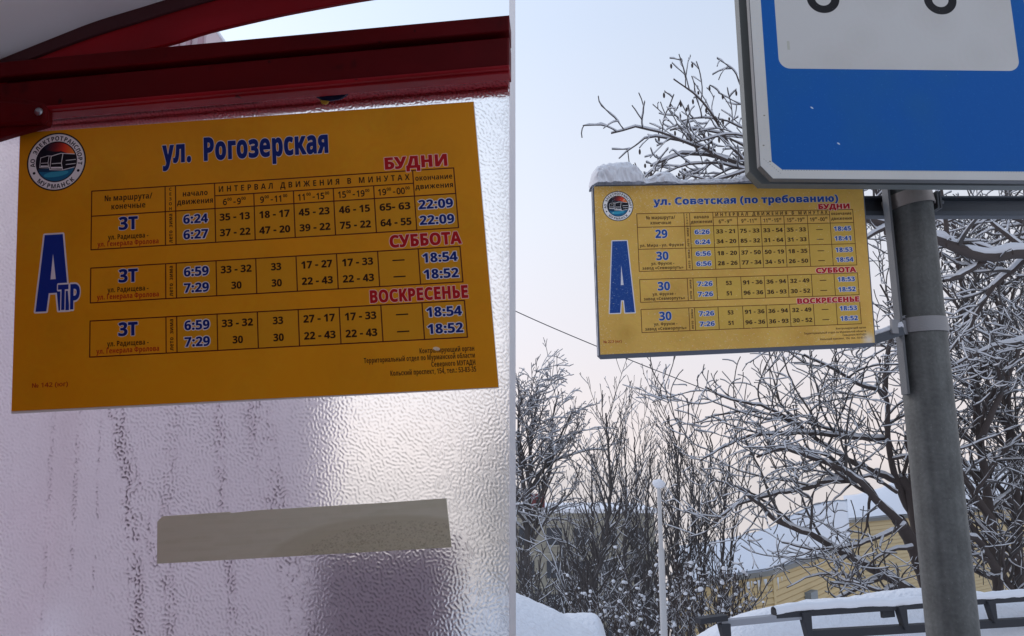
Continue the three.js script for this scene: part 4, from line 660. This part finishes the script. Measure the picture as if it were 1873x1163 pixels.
{ // alder limb that crosses behind the signs; its tree stands out of view on the right
  const T = new Tree({ ...broad, seg: 0.05, up: 0.08, curl: 0.9, kids: [7.5, 9, 8], maxLen: [0.44, 0.28, 0.15], levels: 3, rmin: 0.0045, snow: 1.9, fruit: 0.42 });
  T.main(px3([[2030, 1150], [2010, 900], [1985, 650], [1960, 480]], 6.4, 6.0), 0.11, 0.075, 'trunk', 3);
  T.main(px3([[1962, 500], [1873, 463], [1800, 470], [1720, 440], [1640, 416], [1560, 392], [1470, 350], [1372, 309], [1310, 286], [1250, 282], [1190, 304]], 6.0, 5.6), 0.055, 0.008);
  T.main(px3([[1400, 322], [1345, 280], [1318, 235], [1288, 190], [1262, 165], [1232, 145]], 5.7, 5.5), 0.015, 0.005, 'limb', 1);
  T.main(px3([[1330, 294], [1260, 262], [1200, 240], [1160, 234], [1118, 244]], 5.6, 5.4), 0.014, 0.005, 'limb', 1);
  T.main(px3([[1260, 262], [1195, 250], [1165, 262], [1132, 290]], 5.6, 5.5), 0.010, 0.004, 'limb', 2);
  T.main(px3([[1420, 330], [1390, 260], [1370, 200], [1345, 130]], 5.8, 5.7), 0.014, 0.005, 'limb', 1);
  T.main(px3([[1372, 309], [1340, 320], [1300, 330], [1262, 322]], 5.7, 5.6), 0.012, 0.005, 'limb', 1);
  T.main(px3([[1390, 250], [1340, 225], [1290, 215], [1245, 222]], 5.8, 5.7), 0.010, 0.004, 'limb', 1);
  T.main(px3([[1380, 315], [1320, 300], [1262, 300], [1200, 322]], 5.7, 5.6), 0.012, 0.005, 'limb', 1);
  T.main(px3([[1395, 290], [1330, 250], [1270, 236], [1225, 238]], 5.8, 5.9), 0.012, 0.005, 'limb', 1);
  T.main(px3([[1400, 275], [1350, 245], [1310, 250], [1268, 262]], 5.6, 5.5), 0.010, 0.005, 'limb', 1);
  T.main(px3([[1885, 470], [1820, 520], [1770, 600], [1720, 660]], 6.1, 6.2), 0.03, 0.009);
  T.main(px3([[1950, 470], [1860, 400], [1770, 392], [1700, 420]], 6.1, 6.4), 0.03, 0.008);
  T.main(px3([[1970, 620], [1873, 625], [1800, 640], [1740, 672]], 6.2, 6.4), 0.03, 0.009);
  const t = T.build('alder_tree', 'alder reaching in from the right whose catkin-hung snowy branch shows above the yellow timetable', 'tree', at(2030, 1160, 6.4), [M.barkRed, M.bark]); total += T.tris;
  const cone = new THREE.SphereGeometry(1, 6, 5), P = []; for (const q of T.fruit.slice(0, 900)) { const g = cone.clone(); g.scale(0.0085, rr(0.015, 0.024), 0.0085); g.translate(q.x - t.position.x + rr(-0.01, 0.01), q.y - t.position.y - 0.028, q.z - t.position.z); P.push(g); }
  if (P.length) mesh('catkins', mergeGeometries(P), std(0.05, 0.035, 0.03, 0.9), t).userData.kind = 'stuff';
}
// saplings: a leader and steep side shoots
const slim = { seg: 0.14, wig: 0.09, curl: 0.4, up: 0.5, rise: 0.55, depth: 0.9, kids: [6.5, 7, 6], from: [0.2, 0.15, 0.2], ang: [0.4, 0.85], len: [0.18, 0.42], maxLen: [1.3, 0.6, 0.3], levels: 3, rmin: 0.0046, snow: 0.85 };
function sapling(list, z, r, label, over = {}, mats = [M.barkFar, M.barkFar], extra = []) {
  const T = new Tree({ ...slim, ...over }); const P = px3([[list[0][0] - 2, 1290], ...list], z, z); T.main(P, r, r * 0.22, 'trunk', 0, 0.05);
  for (const [l, zz, rr0, lv] of extra) T.main(px3(l, z, zz), rr0, rr0 * 0.3, 'limb', lv ?? 1);
  T.build('sapling', label, 'sapling', P[0].clone(), mats, 'bare saplings round the white pole'); total += T.tris;
}
sapling([[1066, 1140], [1070, 1120], [1086, 1060], [1104, 1014], [1110, 977], [1116, 912], [1114, 840], [1108, 755]], 11, 0.055, 'crooked snow-edged sapling with a bent dark stem, left of the white pole', { snow: 1.1 }, [M.bark, M.barkFar], [[[[1110, 970], [1128, 955], [1134, 925], [1142, 880]], 11, 0.022], [[[1078, 1090], [1100, 1095], [1116, 1110], [1140, 1115]], 10.6, 0.016], [[[1100, 1138], [1130, 1110], [1160, 1075], [1206, 1040]], 10.4, 0.03], [[[1108, 985], [1085, 925], [1075, 880]], 11, 0.016], [[[1086, 1060], [1060, 1010], [1010, 985], [960, 1010]], 11, 0.018]]);
sapling([[1084, 1140], [1086, 1040], [1083, 930], [1082, 830]], 14, 0.05, 'straight thin sapling just left of the crooked one');
sapling([[1140, 1150], [1141, 1020], [1145, 900], [1142, 800]], 13, 0.045, 'fine-twigged sapling midway between the crooked sapling and the white pole');
sapling([[1162, 1150], [1164, 1030], [1164, 910], [1160, 798]], 14, 0.05, 'sapling with a straight dark stem second left of the white pole');
sapling([[1186, 1150], [1186, 1040], [1184, 930], [1192, 830]], 13, 0.045, 'bushy-topped sapling nearest the white pole on its left');
sapling([[1238, 1160], [1238, 1040], [1240, 920], [1236, 812], [1222, 760]], 10, 0.04, 'tall thin sapling first right of the white pole', { snow: 0.6, rise: 0.7 }, [M.bark, M.bark]);
sapling([[1262, 1160], [1262, 1040], [1268, 930], [1266, 830]], 11, 0.04, 'thin sapling second right of the white pole', { snow: 0.6, rise: 0.7 }, [M.bark, M.bark]);
sapling([[1284, 1160], [1288, 1040], [1294, 930], [1300, 850], [1302, 790]], 10, 0.036, 'leaning thin sapling third right of the white pole', { snow: 0.6, rise: 0.7 }, [M.bark, M.bark]);
sapling([[1318, 1160], [1320, 1060], [1324, 980], [1330, 880], [1336, 820]], 9.5, 0.032, 'sapling before the left corner of the yellow house', { snow: 0.8 }, [M.bark, M.bark]);
sapling([[1330, 1150], [1334, 1040], [1342, 960], [1360, 870]], 9.7, 0.03, 'sapling touching the left end of the snowy house roof', { snow: 0.9 }, [M.bark, M.bark]);
{ // birch at the left: drooping fine frosted twigs
  const T = new Tree({ ...slim, seg: 0.25, wig: 0.10, curl: 0.9, up: -0.15, rise: 0.5, kids: [3.4, 3.4, 3.6], maxLen: [3.0, 1.3, 0.7], len: [0.3, 0.55], ang: [0.4, 0.9], rmin: 0.010, snow: 2.4 });
  T.main(px3([[962, 1110], [964, 1000], [968, 900], [972, 800], [985, 724]], 26, 26), 0.16, 0.03, 'trunk');
  T.main(px3([[966, 960], [1000, 880], [1020, 810], [1048, 750]], 26, 26), 0.09, 0.02); T.main(px3([[966, 930], [952, 850], [948, 780], [955, 720]], 26, 26), 0.09, 0.02);
  T.main(px3([[968, 900], [1005, 830], [1010, 770], [1022, 716]], 26, 26), 0.07, 0.02); T.main(px3([[968, 880], [950, 800], [950, 745], [962, 716]], 26, 26), 0.07, 0.02);
  T.main(px3([[966, 960], [1010, 930], [1045, 900], [1062, 850]], 26, 26), 0.06, 0.015); T.main(px3([[964, 1000], [985, 960], [1030, 950], [1060, 965]], 26, 26), 0.05, 0.015);
  T.build('birch_tree', 'frosted birch with a wide fine-twigged crown at the left edge of the open view', 'tree', at(962, 1115, 26), [M.barkFar, M.barkPale]); total += T.tris;
}
// shrubs whose dried seed heads carry little caps of snow
function shrub(x, y, z, h, n, label) {
  const T = new Tree({ ...slim, seg: 0.08, kids: [6, 6], levels: 2, from: [0.3, 0.2], maxLen: [0.4, 0.2], rmin: 0.0042, snow: 0.8, fruit: 0.85, up: 0.4, rise: 0.4 }); const b = at(x, y, z);
  for (let i = 0; i < n; i++) { const a = rr(0, 6.28), s = V(Math.cos(a) * rr(0.05, 0.5), 0, Math.sin(a) * rr(0.05, 0.4)); T.grow(b.clone().add(s), V(rr(-0.3, 0.3), 1, rr(-0.3, 0.3)), h * rr(0.6, 1.1), 0.008, 0); }
  const t = T.build('snowy_shrub', label, 'shrub', b, [M.barkRed, M.barkRed]); total += T.tris;
  const H = [], C = []; for (const q of T.fruit) { if (rnd() < 0.58) continue; const r = rr(0.010, 0.019), a = new THREE.IcosahedronGeometry(r, 0); a.translate(q.x - b.x, q.y - b.y, q.z - b.z); H.push(a); const s = new THREE.IcosahedronGeometry(r * rr(1.1, 1.6), 1); s.scale(rr(0.8, 1.2), rr(0.6, 1.0), rr(0.8, 1.2)); s.rotateZ(rr(-0.5, 0.5)); s.translate(q.x - b.x, q.y - b.y + r * 0.8, q.z - b.z); C.push(s); }
  if (H.length) { mesh('seed_heads', mergeGeometries(H), M.barkRed, t).userData.kind = 'stuff'; mesh('snow_caps', mergeGeometries(C), M.snowSoft, t).userData.kind = 'stuff'; }
}
shrub(1165, 1260, 8.6, 1.25, 24, 'snow-capped shrub at the foot of the white pole on its left');
shrub(1125, 1260, 9.6, 1.1, 18, 'low snow-capped shrub beside the left snow heap');
shrub(1258, 1260, 8.2, 1.35, 24, 'snow-capped shrub between the white pole and the railing end');
shrub(1335, 1240, 8.0, 1.1, 20, 'snow-capped shrub before the corner of the yellow house');
{ // brushwood on the slope below the far block
  const T = new Tree({ ...slim, seg: 0.2, kids: [2.6, 3], levels: 2, maxLen: [1.2, 0.6], rmin: 0.009, snow: 1.6, up: 0.2 });
  for (let i = 0; i < 100; i++) { const b = at(rr(900, 1230), rr(1150, 1230), rr(13, 21)); T.grow(b, V(rr(-0.6, 0.6), 1, rr(-0.4, 0.4)), rr(1.2, 2.8), 0.022, 0); }
  const b = at(1050, 1150, 18); const o = T.build('brushwood', 'tangled grey brushwood on the slope behind the left snow heap', 'brushwood', b, [M.barkFar, M.barkFar]); o.userData.kind = 'stuff'; delete o.userData.category; total += T.tris;
}
console.log('tree triangles', Math.round(total));
for (const o of scene.children) o.traverse((q) => { if (q.isMesh) { q.castShadow = true; q.receiveShadow = true; } });
renderer.render(scene, camera);
